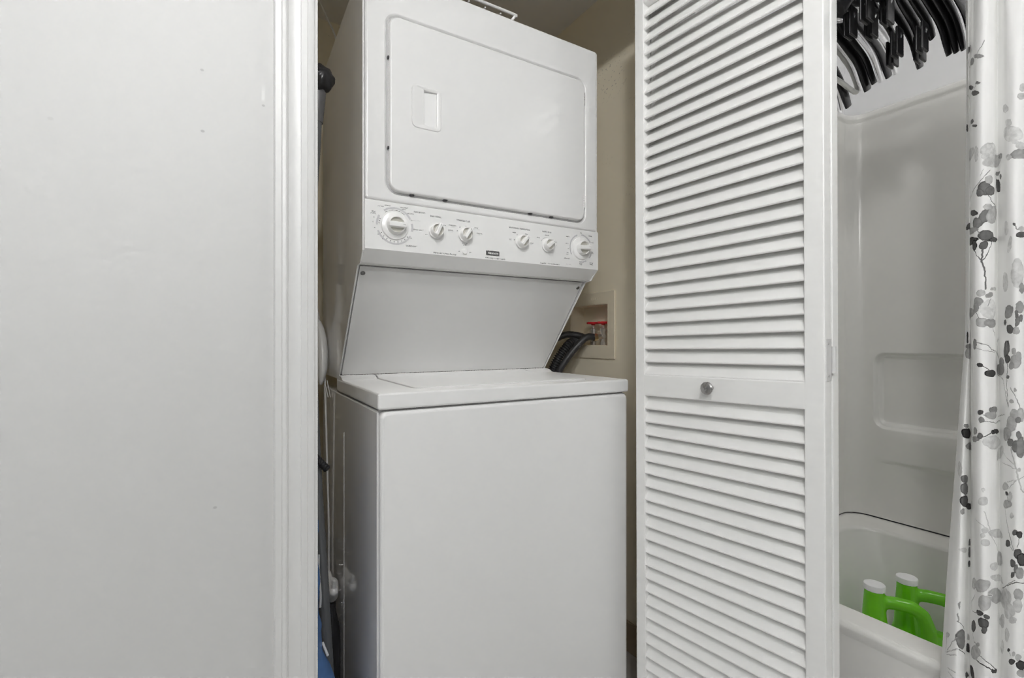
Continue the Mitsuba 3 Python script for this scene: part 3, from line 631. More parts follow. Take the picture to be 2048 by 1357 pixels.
# ---------------------------------------------------------------- bathtub and surround
TX0, TX1, TY0, TY1, TZ = 1.154, 1.922, -.72, .820, .450
def rr_ring(x0, y0, x1, y1, r, z, n=10): return [[x, y, z] for x, y in rrect(x0, y0, x1, y1, r, n)]
rings = [rr_ring(TX0 + .010, TY0 + .002, TX1, TY1, .004, 0), rr_ring(TX0 + .007, TY0 + .002, TX1, TY1, .004, TZ - .034), rr_ring(TX0 + .002, TY0, TX1, TY1, .006, TZ - .026)]
for k in range(7):
    a = math.pi / 2 * k / 6; rings.append(rr_ring(TX0 + .013 * (1 - math.cos(a)), TY0 + .013 * (1 - math.cos(a)), TX1 - .002, TY1 - .002, .008, TZ - .013 + .013 * math.sin(a)))
IX0, IX1, IY0, IY1 = 1.236, 1.806, -.60, .752
for k in range(7):
    a = math.pi / 2 * k / 6; o = -.016 + .016 * math.sin(a)
    rings.append(rr_ring(IX0 + o, IY0 + o, IX1 - o, IY1 - o, .085 - o, TZ - .016 * (1 - math.cos(a)) ))
rings += [rr_ring(IX0 + .03, IY0 + .12, IX1 - .045, IY1 - .05, .085, TZ - .17), rr_ring(IX0 + .045, IY0 + .2, IX1 - .065, IY1 - .075, .09, TZ - .31)]
for k in range(1, 5):
    a = math.pi / 2 * k / 4; o = .06 * (1 - math.cos(a)); rings.append(rr_ring(IX0 + .045 + o, IY0 + .2 + o, IX1 - .065 - o, IY1 - .075 - o, .09, TZ - .31 - .05 * math.sin(a)))
tb = obj('bathtub', loft([np.array(r_) for r_ in rings], cap0=False), 'tub', smooth=35, label='glossy bone coloured alcove bathtub with wide rim', cat='bathtub')
# surround: plan path along the back wall, cove and end wall
SXB, SYE, CR = 1.917, .815, .055
def plan_pt(s):
    """s from the near end along the back wall to the cove and along the end wall; returns x, y, inward normal."""
    L1 = (SYE - CR) + .70; La = CR * math.pi / 2
    if s < L1: return SXB, -.70 + s, -1.0, 0.0, 0
    if s < L1 + La:
        a = (s - L1) / CR; return SXB - CR + CR * math.cos(a), SYE - CR + CR * math.sin(a), -math.cos(a), -math.sin(a), 1
    return SXB - CR - (s - L1 - La), SYE, 0.0, -1.0, 2
L1 = (SYE - CR) + .70; La = CR * math.pi / 2; L2 = SXB - CR - 1.18
ss = np.concatenate([np.linspace(0, 1.0, 40)[:-1], np.linspace(1.0, L1, 150)[:-1], np.linspace(L1, L1 + La, 12)[:-1], np.linspace(L1 + La, L1 + La + L2, 12)])
zs = np.concatenate([np.linspace(.4545, .62, 12)[:-1], np.linspace(.62, 1.06, 150)[:-1], np.linspace(1.06, 1.80, 16)[:-1], np.linspace(1.80, 1.848, 16)])
def sstep(a, b, x): t_ = np.clip((x - a) / (b - a), 0, 1); return t_ * t_ * (3 - 2 * t_)
def surround(S, Z):
    x = np.zeros_like(S); y = np.zeros_like(S); nx_ = np.zeros_like(S); ny_ = np.zeros_like(S); flag = np.zeros_like(S)
    for i in range(S.shape[0]): x[i], y[i], nx_[i], ny_[i], flag[i] = plan_pt(S[i, 0])
    # soap recess on the back wall: a rounded rectangle, y .10-.742, z .765-1.010
    cx, cz, hx, hz, rr = .42, .885, .326, .128, .035
    qx, qz = np.abs(y - cx) - hx + rr, np.abs(Z - cz) - hz + rr
    d = np.hypot(np.maximum(qx, 0), np.maximum(qz, 0)) + np.minimum(np.maximum(qx, qz), 0) - rr
    back = (flag == 0)
    rec = back * (.012 * sstep(.0, -.008, d) + .010 * sstep(-.011, -.020, d))
    # the shelf lip below it, thicker away from the end
    lip = back * .035 * np.clip((.745 - y) / .40, 0, 1) * sstep(.640, .655, Z) * sstep(.80, .72, Z)
    topf = -.006 * sstep(1.800, 1.812, Z) * sstep(1.848, 1.842, Z) + .020 * sstep(1.842, 1.848, Z)
    off = -rec + lip - topf * 0 + .006 * sstep(1.812, 1.826, Z) - .030 * sstep(1.840, 1.848, Z)
    return np.stack([x + nx_ * off, y + ny_ * off, Z], -1)
obj('tub_surround', grid(surround, ss, zs), 'tub', smooth=True, label='glossy bone coloured moulded wall surround above the bathtub with a soap recess', cat='tub surround')

# ---------------------------------------------------------------- green jugs in the tub
def make_jug(x, y, yaw, label):
    k = thing('jug', label, 'jug', 'green jugs in the bathtub')
    H = .312
    def blob(*ps): return m3.Manifold.batch_hull([m3.Manifold.sphere(r_, 24).scale([1, sx, 1]).translate([a, 0, z_]) for r_, a, z_, sx in ps])
    neck = m3.Manifold.batch_hull([m3.Manifold.cylinder(.002, r_, r_, 40).translate([0, 0, z_]) for r_, z_ in ((.0215, H - .004), (.0225, H - .03), (.026, H - .07))])
    col = blob((.026, 0, H - .07, 1.0), (.034, .004, .15, 1.25))
    bodyb = blob((.034, .0, .034, 1.12), (.034, .100, .034, 1.12), (.034, .0, .172, 1.12), (.034, .100, .150, 1.12))
    h1 = blob((.0165, .008, H - .036, 1.0), (.0160, .040, H - .031, 1.0))
    h2 = blob((.0160, .040, H - .031, 1.0), (.0155, .078, H - .033, 1.0))
    h3 = blob((.0155, .078, H - .033, 1.0), (.0155, .100, H - .048, 1.0))
    h4 = blob((.0155, .100, H - .048, 1.0), (.0175, .110, H - .080, 1.05))
    h5 = blob((.0175, .110, H - .080, 1.05), (.0240, .112, .150, 1.2))
    j = m3.Manifold.batch_boolean([neck, col, bodyb, h1, h2, h3, h4, h5], m3.OpType.Add).refine_to_length(.007)
    t_ = tm(j); t_ = trimesh.Trimesh(t_.vertices, t_.faces, process=True)
    trimesh.smoothing.filter_taubin(t_, iterations=22)
    xf = trans(x, y, .0905) @ rot(yaw, [0, 0, 1])
    obj('body', t_, 'jug', k, smooth=True, xf=xf)
    c = [(0, H), (.0220, H), (.0240, H - .0)]
    n = 48; cap = []
    cap = lathe([(0, H - .004), (.0238, H - .004), (.0240, H + .0085), (.0232, H + .0105), (.0200, H + .0112), (0, H + .0112)], 48)
    obj('cap', cap, 'cap', k, xf=xf, label='round white screw cap')
    return k
make_jug(1.482, .575, -58, 'bright green plastic jug with white cap, nearer the tub rim, its handle hole in view')
make_jug(1.600, .545, -60, 'bright green plastic jug with white cap, behind the other one and partly behind the curtain')

# ---------------------------------------------------------------- shower rod, curtain
RX, RZ_ = 1.275, 1.897
rd = thing('shower_rod', 'chrome shower rod above the bathtub carrying the curtain and the hangers', 'shower rod')
obj('rod', tube([[RX, -1.61, RZ_], [RX, .870, RZ_]], .0127, 20), 'chrome', rd)
obj('flange', moved(lathe([(0, 0), (.030, 0), (.028, .006), (.016, .014), (0, .014)], 24), trans(RX, .870, RZ_) @ rot(90, [1, 0, 0])), 'chrome', rd)
# control columns of the cloth: y at the top, y at the bottom, x at the top, x at the bottom
COLS = [(.3015, .3361, 1.135), (.2950, .3227, 1.118), (.2905, .3069, 1.108), (.2918, .2990, 1.118), (.2958, .2978, 1.136), (.2898, .2892, 1.118), (.2797, .2778, 1.096), (.2693, .2669, 1.087), (.2620, .2584, 1.092), (.2580, .2550, 1.106), (.2580, .2549, 1.124),
        (.2509, .2485, 1.114), (.2404, .2386, 1.096), (.2284, .2278, 1.088), (.2204, .2204, 1.098), (.2184, .2184, 1.122)]
for i in range(8):
    y0 = .214 - .07 * i
    COLS += [(y0 - d_, y0 - d_, x_) for d_, x_ in ((.004, 1.128), (.018, 1.100), (.034, 1.090), (.052, 1.104), (.064, 1.128))]
COLS = np.array(COLS); ZC0, ZC1 = .16, 1.876
def curtain_rows(nz=90):
    zs_ = np.linspace(ZC0, ZC1, nz); rows = []
    for z_ in zs_:
        t_ = (z_ - ZC0) / (ZC1 - ZC0); w_ = np.clip((1.06 - z_) / .60, 0, 1.25)
        P = np.stack([COLS[:, 2], COLS[:, 0] * (1 - w_) + COLS[:, 1] * w_], -1)
        ph = np.arange(len(P))
        P[:, 0] += .0026 * np.sin(z_ * 5.1 + ph * .9) + .0010 * np.sin(z_ * 17 + ph * 1.7)
        P[1:, 1] += .0006 * np.sin(z_ * 6.3 + ph[1:] * 1.3)
        top_ = np.clip((z_ - 1.45) / .40, 0, 1)
        P[11:, 0] += top_ * .007 * np.sin(ph[11:] * 2.6)
        P *= .975 + .165 * t_                      # the cloth leans from the rod out over the tub's rim
        rows.append(catmull(P, 9))
    return zs_, np.array(rows)
CZ, CROWS = curtain_rows()
seg = np.linalg.norm(np.diff(CROWS.mean(0), axis=0), axis=1)
CS = np.concatenate([[0], np.cumsum(seg)])
nzr, ncs = CROWS.shape[:2]
CV = np.concatenate([CROWS, np.broadcast_to(CZ[:, None, None], (nzr, ncs, 1))], -1)
i, j = np.meshgrid(np.arange(nzr - 1), np.arange(ncs - 1), indexing='ij'); a = i * ncs + j
qf = np.stack([a, a + 1, a + ncs + 1, a + ncs], -1).reshape(-1, 4)
cmesh = trimesh.Trimesh(CV.reshape(-1, 3), np.vstack([qf[:, [0, 1, 2]], qf[:, [0, 2, 3]]]), process=False)
CUV = np.stack([np.broadcast_to(CS, (nzr, ncs)), np.broadcast_to(CZ[:, None], (nzr, ncs))], -1).reshape(-1, 2)
#PATTERN-BEGIN
LEAVES = [(.0474, 1.6226, .0214, .0070, -.0188, -.0148, .2000), (.1179, 1.5910, .0114, -.0063, .0000, -.0045, .3600), (.0917, 1.5936, .0136, -.0074, -.0053, -.0054, .3300), (.1181, 1.5386, .0064, -.0018, .0008, -.0028, .2000),
    (.0820, 1.5459, .0202, -.0092, .0001, -.0046, .1800), (.1063, 1.5238, .0158, -.0074, .0000, -.0049, .1500), (.0938, 1.4732, .0098, -.0046, -.0053, -.0031, .2200), (.1067, 1.4596, .0113, -.0047, .0000, -.0029, .1500),
    (.0120, 1.4697, .0101, -.0036, .0002, -.0081, .1300), (.1421, 1.4067, .0192, .0024, -.0000, -.0123, .6200), (.1323, 1.3929, .0071, -.0002, -.0000, -.0066, .6000), (.1567, 1.3864, .0295, .0055, -.0001, -.0123, .5500),
    (.0791, 1.4123, .0300, -.0000, .0008, -.0121, .6600), (.1144, 1.4033, .0059, -.0023, .0000, -.0153, .6400), (.1984, 1.4757, .0094, -.0040, -.0000, -.0084, .6400), (.2069, 1.4458, .0076, -.0035, .0000, -.0065, .6600),
    (.2108, 1.4237, .0180, -.0079, .0000, -.0147, .6600), (.2182, 1.4051, .0048, -.0017, -.0000, -.0036, .6600), (.2253, 1.3832, .0139, -.0000, -.0000, -.0090, .3600), (.2253, 1.3976, .0063, -.0001, -.0000, -.0072, .6000),
    (.2268, 1.4871, .0061, .0000, .0000, -.0055, .5200), (.2276, 1.5027, .0040, .0001, .0000, -.0082, .5600), (.2071, 1.3821, .0063, -.0024, .0000, -.0055, .6000), (.1806, 1.3935, .0058, -.0030, -.0031, -.0042, .3500),
    (.1305, 1.3333, .0119, -.0012, -.0001, -.0130, .1600), (.1224, 1.3269, .0070, -.0022, .0000, -.0075, .1700), (.1420, 1.3290, .0116, .0013, -.0000, -.0093, .1700), (.1385, 1.3491, .0086, .0007, -.0000, -.0075, .5000),
    (.1723, 1.3415, .0072, -.0021, .0027, -.0131, .1400), (.1694, 1.3641, .0088, .0003, -.0000, -.0038, .3000), (.1805, 1.3553, .0041, -.0015, -.0000, -.0046, .1800), (.1311, 1.2825, .0064, -.0067, -.0084, -.0124, .1900),
    (.1052, 1.2929, .0142, -.0032, .0002, -.0057, .1200), (.1158, 1.2718, .0103, -.0052, -.0043, -.0087, .2300), (.1494, 1.2853, .0166, .0005, -.0056, -.0170, .4800), (.1362, 1.2989, .0087, .0002, -.0000, -.0055, .5000),
    (.0347, 1.2716, .0300, -.0005, .0001, -.0057, .1200), (.0911, 1.2607, .0300, -.0008, .0002, -.0067, .4000), (.1349, 1.2457, .0147, -.0027, -.0018, -.0099, .1400), (.1534, 1.2397, .0167, .0019, -.0001, -.0046, .1200),
    (.1284, 1.2287, .0067, .0032, .0019, -.0070, .1200), (.0915, 1.2416, .0300, -.0008, .0002, -.0076, .0900), (.1112, 1.2317, .0069, -.0012, .0002, -.0103, .0900), (.1246, 1.1421, .0062, -.0005, .0001, -.0063, .5200),
    (.1382, 1.1382, .0076, .0026, .0017, -.0042, .3500), (.1515, 1.1495, .0131, .0007, -.0001, -.0036, .5500), (.1209, 1.1271, .0079, -.0006, .0001, -.0081, .3200), (.1170, 1.1157, .0059, -.0004, .0001, -.0090, .3300),
    (.1291, 1.1150, .0045, -.0001, .0001, -.0071, .2900), (.1265, 1.0892, .0087, -.0002, .0001, -.0089, .4200), (.1428, 1.0884, .0137, .0002, -.0000, -.0080, .3400), (.1404, 1.1132, .0159, .0003, .0000, -.0178, .7000),
    (.1983, 1.1600, .0092, -.0011, .0000, -.0177, .6200), (.2101, 1.2241, .0037, -.0014, -.0028, -.0141, .6600), (.2024, 1.2551, .0061, -.0015, -.0001, -.0125, .6800), (.2268, 1.2395, .0077, .0005, .0000, -.0053, .1100),
    (.2177, 1.2584, .0018, -.0004, .0000, -.0026, .1000), (.2261, 1.2491, .0043, .0002, .0000, -.0044, .5000), (.2212, 1.1726, .0086, -.0005, -.0000, -.0259, .6200), (.2270, 1.1467, .0041, .0001, .0000, -.0094, .3300),
    (.2067, 1.1067, .0082, -.0023, -.0038, -.0115, .3200), (.2247, 1.1142, .0056, -.0000, -.0000, -.0102, .3200), (.2198, 1.1024, .0023, -.0001, -.0000, -.0068, .1500), (.2097, 1.0772, .0060, .0019, .0028, -.0073, .1200),
    (.2209, 1.0896, .0028, -.0012, -.0015, -.0082, .2000), (.1987, 1.0888, .0043, -.0001, .0000, -.0052, .1400), (.2253, 1.0955, .0029, -.0000, -.0000, -.0059, .2000), (.2191, 1.0744, .0041, -.0001, -.0000, -.0068, .4500),
    (.0267, 1.0665, .0069, -.0000, .0007, -.0074, .0600), (.0860, 1.1082, .0300, -.0002, -.0008, -.0093, .4000), (.1142, 1.0510, .0056, .0001, -.0001, -.0098, .3000), (.0285, 1.0563, .0067, .0000, .0007, -.0046, .0800),
    (.0445, 1.0462, .0300, -.0000, .0005, -.0046, .2500), (.0460, 1.0332, .0300, -.0000, .0010, -.0102, .4200), (.1247, 1.0142, .0045, -.0007, -.0005, -.0035, .0600), (.1417, .9995, .0116, -.0003, .0000, -.0061, .0600),
    (.2022, 1.0427, .0079, -.0002, -.0022, -.0147, .1600), (.2048, 1.0256, .0059, .0003, .0000, -.0077, .1100), (.1845, 1.0186, .0107, .0005, -.0002, -.0088, .3000), (.1799, 1.0061, .0169, .0010, -.0004, -.0106, .3000),
    (.2177, 1.0220, .0072, .0004, -.0000, -.0118, .3800), (.2159, 1.0396, .0033, .0001, -.0000, -.0059, .4000), (.2218, 1.0305, .0041, .0001, -.0000, -.0084, .3800), (.2123, 1.0141, .0039, .0003, .0000, -.0059, .3300),
    (.2060, .9949, .0033, .0003, .0000, -.0034, .1700), (.2177, .9742, .0021, .0002, .0000, -.0038, .4000), (.2131, .9544, .0030, .0004, .0000, -.0038, .4200), (.1250, .9314, .0045, .0007, -.0000, -.0043, .1000),
    (.1492, .9359, .0123, -.0009, .0000, -.0060, .2500), (.1440, .9268, .0129, -.0008, -.0000, -.0069, .4000), (.1264, .9186, .0040, .0007, -.0000, -.0052, .2400), (.0394, .9015, .0059, -.0006, .0002, -.0036, .2500),
    (.0460, .8873, .0207, -.0024, .0006, -.0091, .0500), (.1136, .8973, .0062, .0011, -.0001, -.0061, .3200), (.1116, .8830, .0110, -.0006, -.0063, -.0057, .3300), (.0596, .8629, .0214, -.0023, .0006, -.0073, .3600),
    (.1240, .8906, .0041, .0008, -.0000, -.0052, .1400), (.1465, .8983, .0050, -.0016, -.0023, -.0038, .0700), (.1577, .8980, .0111, -.0002, .0052, -.0047, .0700), (.1508, .8800, .0230, -.0026, -.0000, -.0119, .6300),
    (.1345, .8835, .0066, .0002, -.0000, -.0068, .6700), (.1742, .8608, .0118, .0003, -.0110, -.0132, .6400), (.2160, .9340, .0058, .0010, .0000, -.0083, .4500), (.2116, .9165, .0082, .0017, .0000, -.0133, .4500),
    (.2016, .8977, .0120, .0024, -.0002, -.0118, .4200), (.2247, .9332, .0052, .0001, -.0000, -.0115, .4500), (.2212, .9248, .0033, .0003, .0000, -.0049, .2000), (.2186, .8809, .0052, .0011, .0000, -.0098, .1700),
    (.2107, .8855, .0053, .0013, -.0000, -.0067, .2000), (.2248, .8799, .0058, .0001, .0000, -.0179, .2400), (.2224, .9003, .0028, .0002, .0000, -.0066, .2000), (.2225, .8432, .0022, .0002, .0000, -.0032, .5200),
    (.1950, .8078, .0123, .0033, -.0002, -.0067, .5500), (.2101, .7960, .0040, .0015, -.0001, -.0082, .5800), (.0264, .8230, .0079, .0018, .0015, -.0132, .6400), (.0407, .8068, .0088, -.0013, .0004, -.0071, .1900),
    (.0417, .7890, .0100, -.0016, .0006, -.0107, .1900), (.0428, .7668, .0105, -.0017, .0005, -.0106, .1000), (.0583, .7548, .0125, -.0027, .0006, -.0063, .0800), (.1279, .7805, .0073, .0019, -.0000, -.0075, .6300),
    (.1285, .7999, .0018, .0004, -.0000, -.0042, .6600), (.2012, .7979, .0045, .0019, .0020, -.0030, .1000), (.1999, .7801, .0139, .0043, -.0002, -.0075, .4500), (.0375, .7491, .0036, -.0002, .0002, -.0053, .3000),
    (.1307, .7329, .0043, .0007, -.0000, -.0050, .6300), (.1316, .7124, .0064, .0008, -.0000, -.0058, .6000), (.1586, .7252, .0235, -.0050, -.0001, -.0075, .6000), (.1277, .7239, .0032, .0010, -.0000, -.0041, .6300),
    (.0436, .6810, .0104, -.0018, .0001, -.0044, .6000), (.0660, .6900, .0031, .0007, .0001, -.0061, .1400), (.0664, .6727, .0036, .0010, .0003, -.0086, .1800), (.0662, .6525, .0033, .0009, .0002, -.0052, .1000),
    (.1689, .6812, .0117, -.0019, -.0002, -.0116, .5600), (.1496, .6725, .0124, -.0024, .0000, -.0066, .6000), (.1607, .6510, .0222, -.0058, -.0000, -.0057, .6200), (.2033, .7165, .0069, .0026, -.0000, -.0057, .1100),
    (.2171, .7404, .0034, .0015, -.0000, -.0049, .1400), (.2231, .7388, .0043, .0008, -.0000, -.0056, .0700), (.2126, .7660, .0035, .0015, -.0000, -.0049, .5800), (.2207, .7073, .0053, .0018, -.0000, -.0080, .1000),
    (.2272, .6990, .0074, .0003, -.0000, -.0103, .0800), (.2138, .6890, .0042, .0020, -.0000, -.0064, .1300), (.2138, .6706, .0029, .0009, -.0009, -.0051, .1100), (.2182, .6823, .0025, .0003, -.0015, -.0076, .1700),
    (.2236, .6771, .0057, .0013, -.0000, -.0095, .3600), (.1223, .6381, .0145, .0029, -.0066, -.0133, .5000), (.0969, .6305, .0136, .0055, -.0001, -.0101, .5000), (.1285, .6126, .0116, .0051, -.0002, -.0131, .5000),
    (.1553, .6230, .0209, -.0057, .0001, -.0130, .4800), (.1378, .6271, .0056, -.0003, -.0000, -.0020, .8500), (.1378, .6271, .0037, -.0002, -.0000, -.0010, .3000), (.2217, .6425, .0059, .0019, -.0000, -.0095, .4200),
    (.2205, .6248, .0059, .0022, -.0000, -.0110, .5600), (.1918, .6236, .0204, .0081, -.0003, -.0162, .6200), (.2026, .6082, .0151, .0068, -.0001, -.0127, .6200), (.1185, .5915, .0075, .0005, -.0042, -.0051, .1100),
    (.1324, .5917, .0046, -.0018, -.0018, -.0035, .1100), (.1250, .5789, .0087, -.0016, -.0052, -.0088, .1100), (.1278, .5684, .0043, .0024, -.0001, -.0057, .1200), (.0944, .5580, .0115, .0052, .0002, -.0099, .1400),
    (.2128, .5983, .0071, .0037, -.0000, -.0055, .5800), (.1787, .5818, .0094, .0041, -.0003, -.0114, .6200), (.1980, .5682, .0092, .0044, -.0002, -.0112, .6300), (.1778, .5387, .0065, .0031, -.0002, -.0113, .6500),
    (.0362, .5866, .0012, .0003, .0001, -.0068, .3400), (.0353, .5657, .0008, .0005, .0001, -.0076, .3400), (.0414, .5286, .0082, -.0014, .0005, -.0170, .2000), (.0640, .5076, .0071, -.0016, .0001, -.0077, .0800),
    (.0652, .5262, .0036, -.0001, .0000, -.0051, .4500), (.0173, .5229, .0062, .0042, .0004, -.0042, .5000), (.1132, .5364, .0065, .0035, -.0000, -.0041, .4200), (.1006, .5177, .0206, .0103, .0001, -.0114, .5000),
    (.1483, .5038, .0100, -.0010, .0017, -.0035, .0700), (.0873, .4780, .0098, .0058, .0071, -.0083, .0700), (.0604, .4631, .0062, -.0022, .0002, -.0051, .1000), (.2049, .5473, .0043, .0023, -.0000, -.0024, .0600),
    (.2116, .5332, .0060, .0034, -.0000, -.0046, .0900), (.2152, .5469, .0032, .0018, -.0000, -.0039, .4500), (.2217, .5440, .0035, .0009, .0000, -.0054, .4200), (.2248, .5330, .0060, .0004, .0000, -.0077, .0600),
    (.2270, .5204, .0072, -.0003, .0000, -.0061, .4000)]
STEMS = [(.1298, 1.6147, .1251, 1.6056, .0008, .3000), (.1251, 1.6056, .1166, 1.5977, .0008, .3000), (.1166, 1.5917, .0834, 1.5967, .0006, .3000), (.0834, 1.5967, .0191, 1.5906, .0006, .3000),
    (.1214, 1.5380, .1062, 1.5337, .0006, .3000), (.0929, 1.5309, .0150, 1.5330, .0006, .3000), (.1397, 1.3670, .1205, 1.3443, .0007, .2500), (.1205, 1.3443, .1011, 1.3339, .0007, .2500),
    (.1011, 1.3339, .0848, 1.3225, .0007, .2500), (.0848, 1.3225, .0342, 1.3043, .0007, .2500), (.1292, 1.3688, .1233, 1.3574, .0006, .5000), (.1364, 1.3192, .1462, 1.3072, .0008, .2000),
    (.1462, 1.3072, .1602, 1.3018, .0008, .2000), (.1271, 1.2207, .1260, 1.1981, .0013, .1300), (.1260, 1.1981, .1298, 1.1868, .0011, .1400), (.1298, 1.1868, .1305, 1.1733, .0011, .1400),
    (.1305, 1.1733, .1318, 1.1615, .0011, .1400), (.1318, 1.1615, .1306, 1.1490, .0011, .1400), (.1130, 1.2212, .1247, 1.2019, .0007, .1500), (.1441, 1.2343, .1279, 1.2015, .0007, .1700),
    (.1159, 1.2633, .1228, 1.2508, .0006, .3000), (.1404, 1.1320, .1341, 1.1185, .0006, .3000), (.1182, 1.1066, .1237, 1.0974, .0006, .3000), (.2177, 1.2575, .2217, 1.2473, .0006, .2000),
    (.1454, 1.0777, .1519, 1.0653, .0006, .3000), (.1183, 1.0546, .1346, 1.0494, .0007, .2800), (.1346, 1.0494, .1428, 1.0415, .0007, .2800), (.1428, 1.0415, .1693, 1.0331, .0007, .2800),
    (.1182, 1.0449, .1302, 1.0398, .0005, .4000), (.1302, 1.0398, .1513, 1.0361, .0005, .4000), (.1708, 1.0600, .1675, 1.0492, .0006, .3000), (.1675, 1.0492, .1713, 1.0260, .0006, .3000),
    (.1285, 1.0126, .1379, 1.0057, .0007, .1500), (.1636, .9968, .1861, .9907, .0006, .3000), (.2059, 1.0171, .2037, .9810, .0006, .2800), (.2037, .9810, .2081, .9435, .0006, .2800),
    (.1884, .9927, .1989, .9720, .0006, .2200), (.1989, .9720, .2081, .9435, .0006, .2200), (.2107, .9776, .2177, .9658, .0006, .3500), (.2177, .9658, .2240, .9440, .0006, .3500),
    (.2034, 1.0583, .2048, 1.0410, .0006, .3000), (.1295, .9277, .1347, .9262, .0006, .2000), (.1306, .9166, .1549, .9129, .0007, .2500), (.1549, .9129, .1734, .9152, .0007, .2500),
    (.1262, .8885, .1339, .8928, .0008, .1000), (.1339, .8928, .1428, .8986, .0008, .1000), (.1678, .9228, .1963, .9298, .0006, .3000), (.1840, .8643, .2065, .8569, .0006, .5200),
    (.2065, .8569, .2161, .8515, .0006, .5200), (.2124, .8776, .2192, .8442, .0010, .5200), (.2192, .8442, .2220, .8269, .0010, .5200), (.2220, .8269, .2250, .8126, .0010, .5200),
    (.2250, .8126, .2297, .8069, .0010, .5200), (.1834, .8455, .2086, .8459, .0006, .5000), (.2086, .8459, .2181, .8439, .0006, .5000), (.1997, .8150, .2192, .8263, .0006, .5000),
    (.2192, .8263, .2296, .8336, .0006, .5000), (.2192, .8247, .2081, .8076, .0006, .5000), (.2029, .7960, .2067, .7865, .0006, .2500), (.1296, .7634, .1362, .7399, .0009, .6000),
    (.1362, .7399, .1431, .7196, .0009, .6000), (.1431, .7196, .1691, .6895, .0009, .6000), (.1097, .7466, .1278, .7413, .0007, .6200), (.1278, .7413, .1379, .7299, .0007, .6200),
    (.1940, .7710, .2094, .7288, .0008, .4500), (.2094, .7288, .2155, .7115, .0008, .4500), (.2231, .7328, .2207, .7177, .0005, .3000), (.2071, .7157, .2147, .7095, .0005, .2500),
    (.1801, .6352, .2068, .6514, .0008, .2000), (.2068, .6514, .2194, .6614, .0008, .2000), (.2194, .6614, .2298, .6617, .0008, .2000), (.1970, .6457, .2175, .6629, .0006, .3500),
    (.1031, .6138, .0814, .5922, .0006, .3000), (.0814, .5922, .0851, .5794, .0006, .3000), (.0851, .5794, .1155, .5882, .0006, .3000), (.0889, .5451, .0977, .5343, .0006, .3000),
    (.0977, .5343, .1132, .5347, .0006, .3000), (.1187, .5233, .1327, .5190, .0007, .1100), (.1327, .5190, .1563, .5039, .0007, .1100), (.1097, .5102, .1303, .5110, .0010, .0600),
    (.1303, .5110, .1563, .5031, .0010, .0600), (.0162, .5177, .0139, .4893, .0006, .5000), (.0347, .5311, .0172, .4916, .0006, .4000), (.0357, .5117, .0172, .4916, .0006, .4200),
    (.0175, .4883, .0348, .5007, .0006, .4500), (.0218, .4685, .0345, .4715, .0006, .4500), (.0244, .4620, .0337, .4603, .0006, .4500), (.0371, .5113, .0507, .5011, .0007, .1400),
    (.0358, .5592, .0472, .5443, .0006, .3000), (.2062, .5465, .2096, .5414, .0006, .2000)]
#PATTERN-END
def curtain_print(p, n, uv):
    s, z_ = uv.x, uv.y
    s = s - 0.248 * dr.floor(s / 0.248)
    v = mi.Float(.88)
    wob = .0018 * (noise(s * 260, z_ * 260) - .5); wob2 = .0018 * (noise(s * 260 + 40, z_ * 260) - .5)
    s, z_ = s + wob, z_ + wob2
    tone = fbm(s * 160, z_ * 160)
    for (cx, cz, ax_, az, bx, bz_, g) in LEAVES:
        # inverse of the 2x2 half-axis matrix
        det = ax_ * bz_ - az * bx
        ds, dz_ = s - cx, z_ - cz
        e0 = (ds * bz_ - dz_ * bx) / det; e1 = (dz_ * ax_ - ds * az) / det
        d = e0 * e0 + e1 * e1
        m_ = smoothstep(1.12, .90, d)
        gg = dr.clip(g * (.75 + .55 * tone) - .10 * smoothstep(.55, .95, d) * (1 - g), .02, .86)
        v = v + (gg - v) * m_
    for (x0, z0, x1, z1, w_, g) in STEMS:
        L2_ = (x1 - x0) ** 2 + (z1 - z0) ** 2 + 1e-12
        t_ = dr.clip(((s - x0) * (x1 - x0) + (z_ - z0) * (z1 - z0)) / L2_, 0, 1)
        d = dr.sqrt(dr.square(s - x0 - t_ * (x1 - x0)) + dr.square(z_ - z0 - t_ * (z1 - z0)))
        v = v + (g - v) * smoothstep(w_ * 1.3, w_ * .6, d)
    return mi.Color3f(v, v, v * .99)
scene['mat_curtain'] = {'type': 'principledthin', 'base_color': proc(curtain_print), 'roughness': .6, 'diff_trans': .38}
sc = thing('shower_curtain', 'white shower curtain printed with grey flowers and leaves', 'shower curtain')
obj('cloth', cmesh, 'curtain', sc, smooth=True, uv=CUV)
for y_ in (.30, .21, .12, .03, -.06, -.15, -.24, -.33):
    obj('ring', tube([[RX + .0185 * math.cos(q_), y_, RZ_ - .004 + .0185 * math.sin(q_)] for q_ in np.linspace(0, 2 * math.pi, 25)], .0018, 8), 'chrome', sc)

# ---------------------------------------------------------------- hangers on the rod
def arm(side, half=.2, drop=.125, tip=.05, r=.0105, flat=.55, n=26, droop=1.0):
    t_ = np.linspace(0, 1, n)
    x = half * (t_ * 1.0 - .06 * np.clip(t_ - .75, 0, 1) / .25 * .6)
    z_ = -.018 - (drop - tip) * t_ ** 1.15 * droop - tip * np.clip((t_ - .55) / .45, 0, 1) ** 2
    P = np.stack([side * x, 0 * x, z_], -1)
    rr = r * np.interp(t_, [0, .1, .5, .9, 1], [.9, 1.0, 1.15, 1.2, .95])
    return P, rr
def hook(r=.0021, z0=-.015, R=.0145):
    pts = [[0, 0, z0], [0, 0, .010]]
    top = RZ_
    a = np.radians(np.linspace(-120, 130, 20))
    c = [[R * 1.0 * math.sin(q_ + math.pi) * -1 * -1, 0, .052 + R * math.cos(q_)] for q_ in a[::-1]]
    return tube(catmull([[0, 0, z0], [0, 0, .012], [.004, 0, .026]] + c, 3), r, 8)
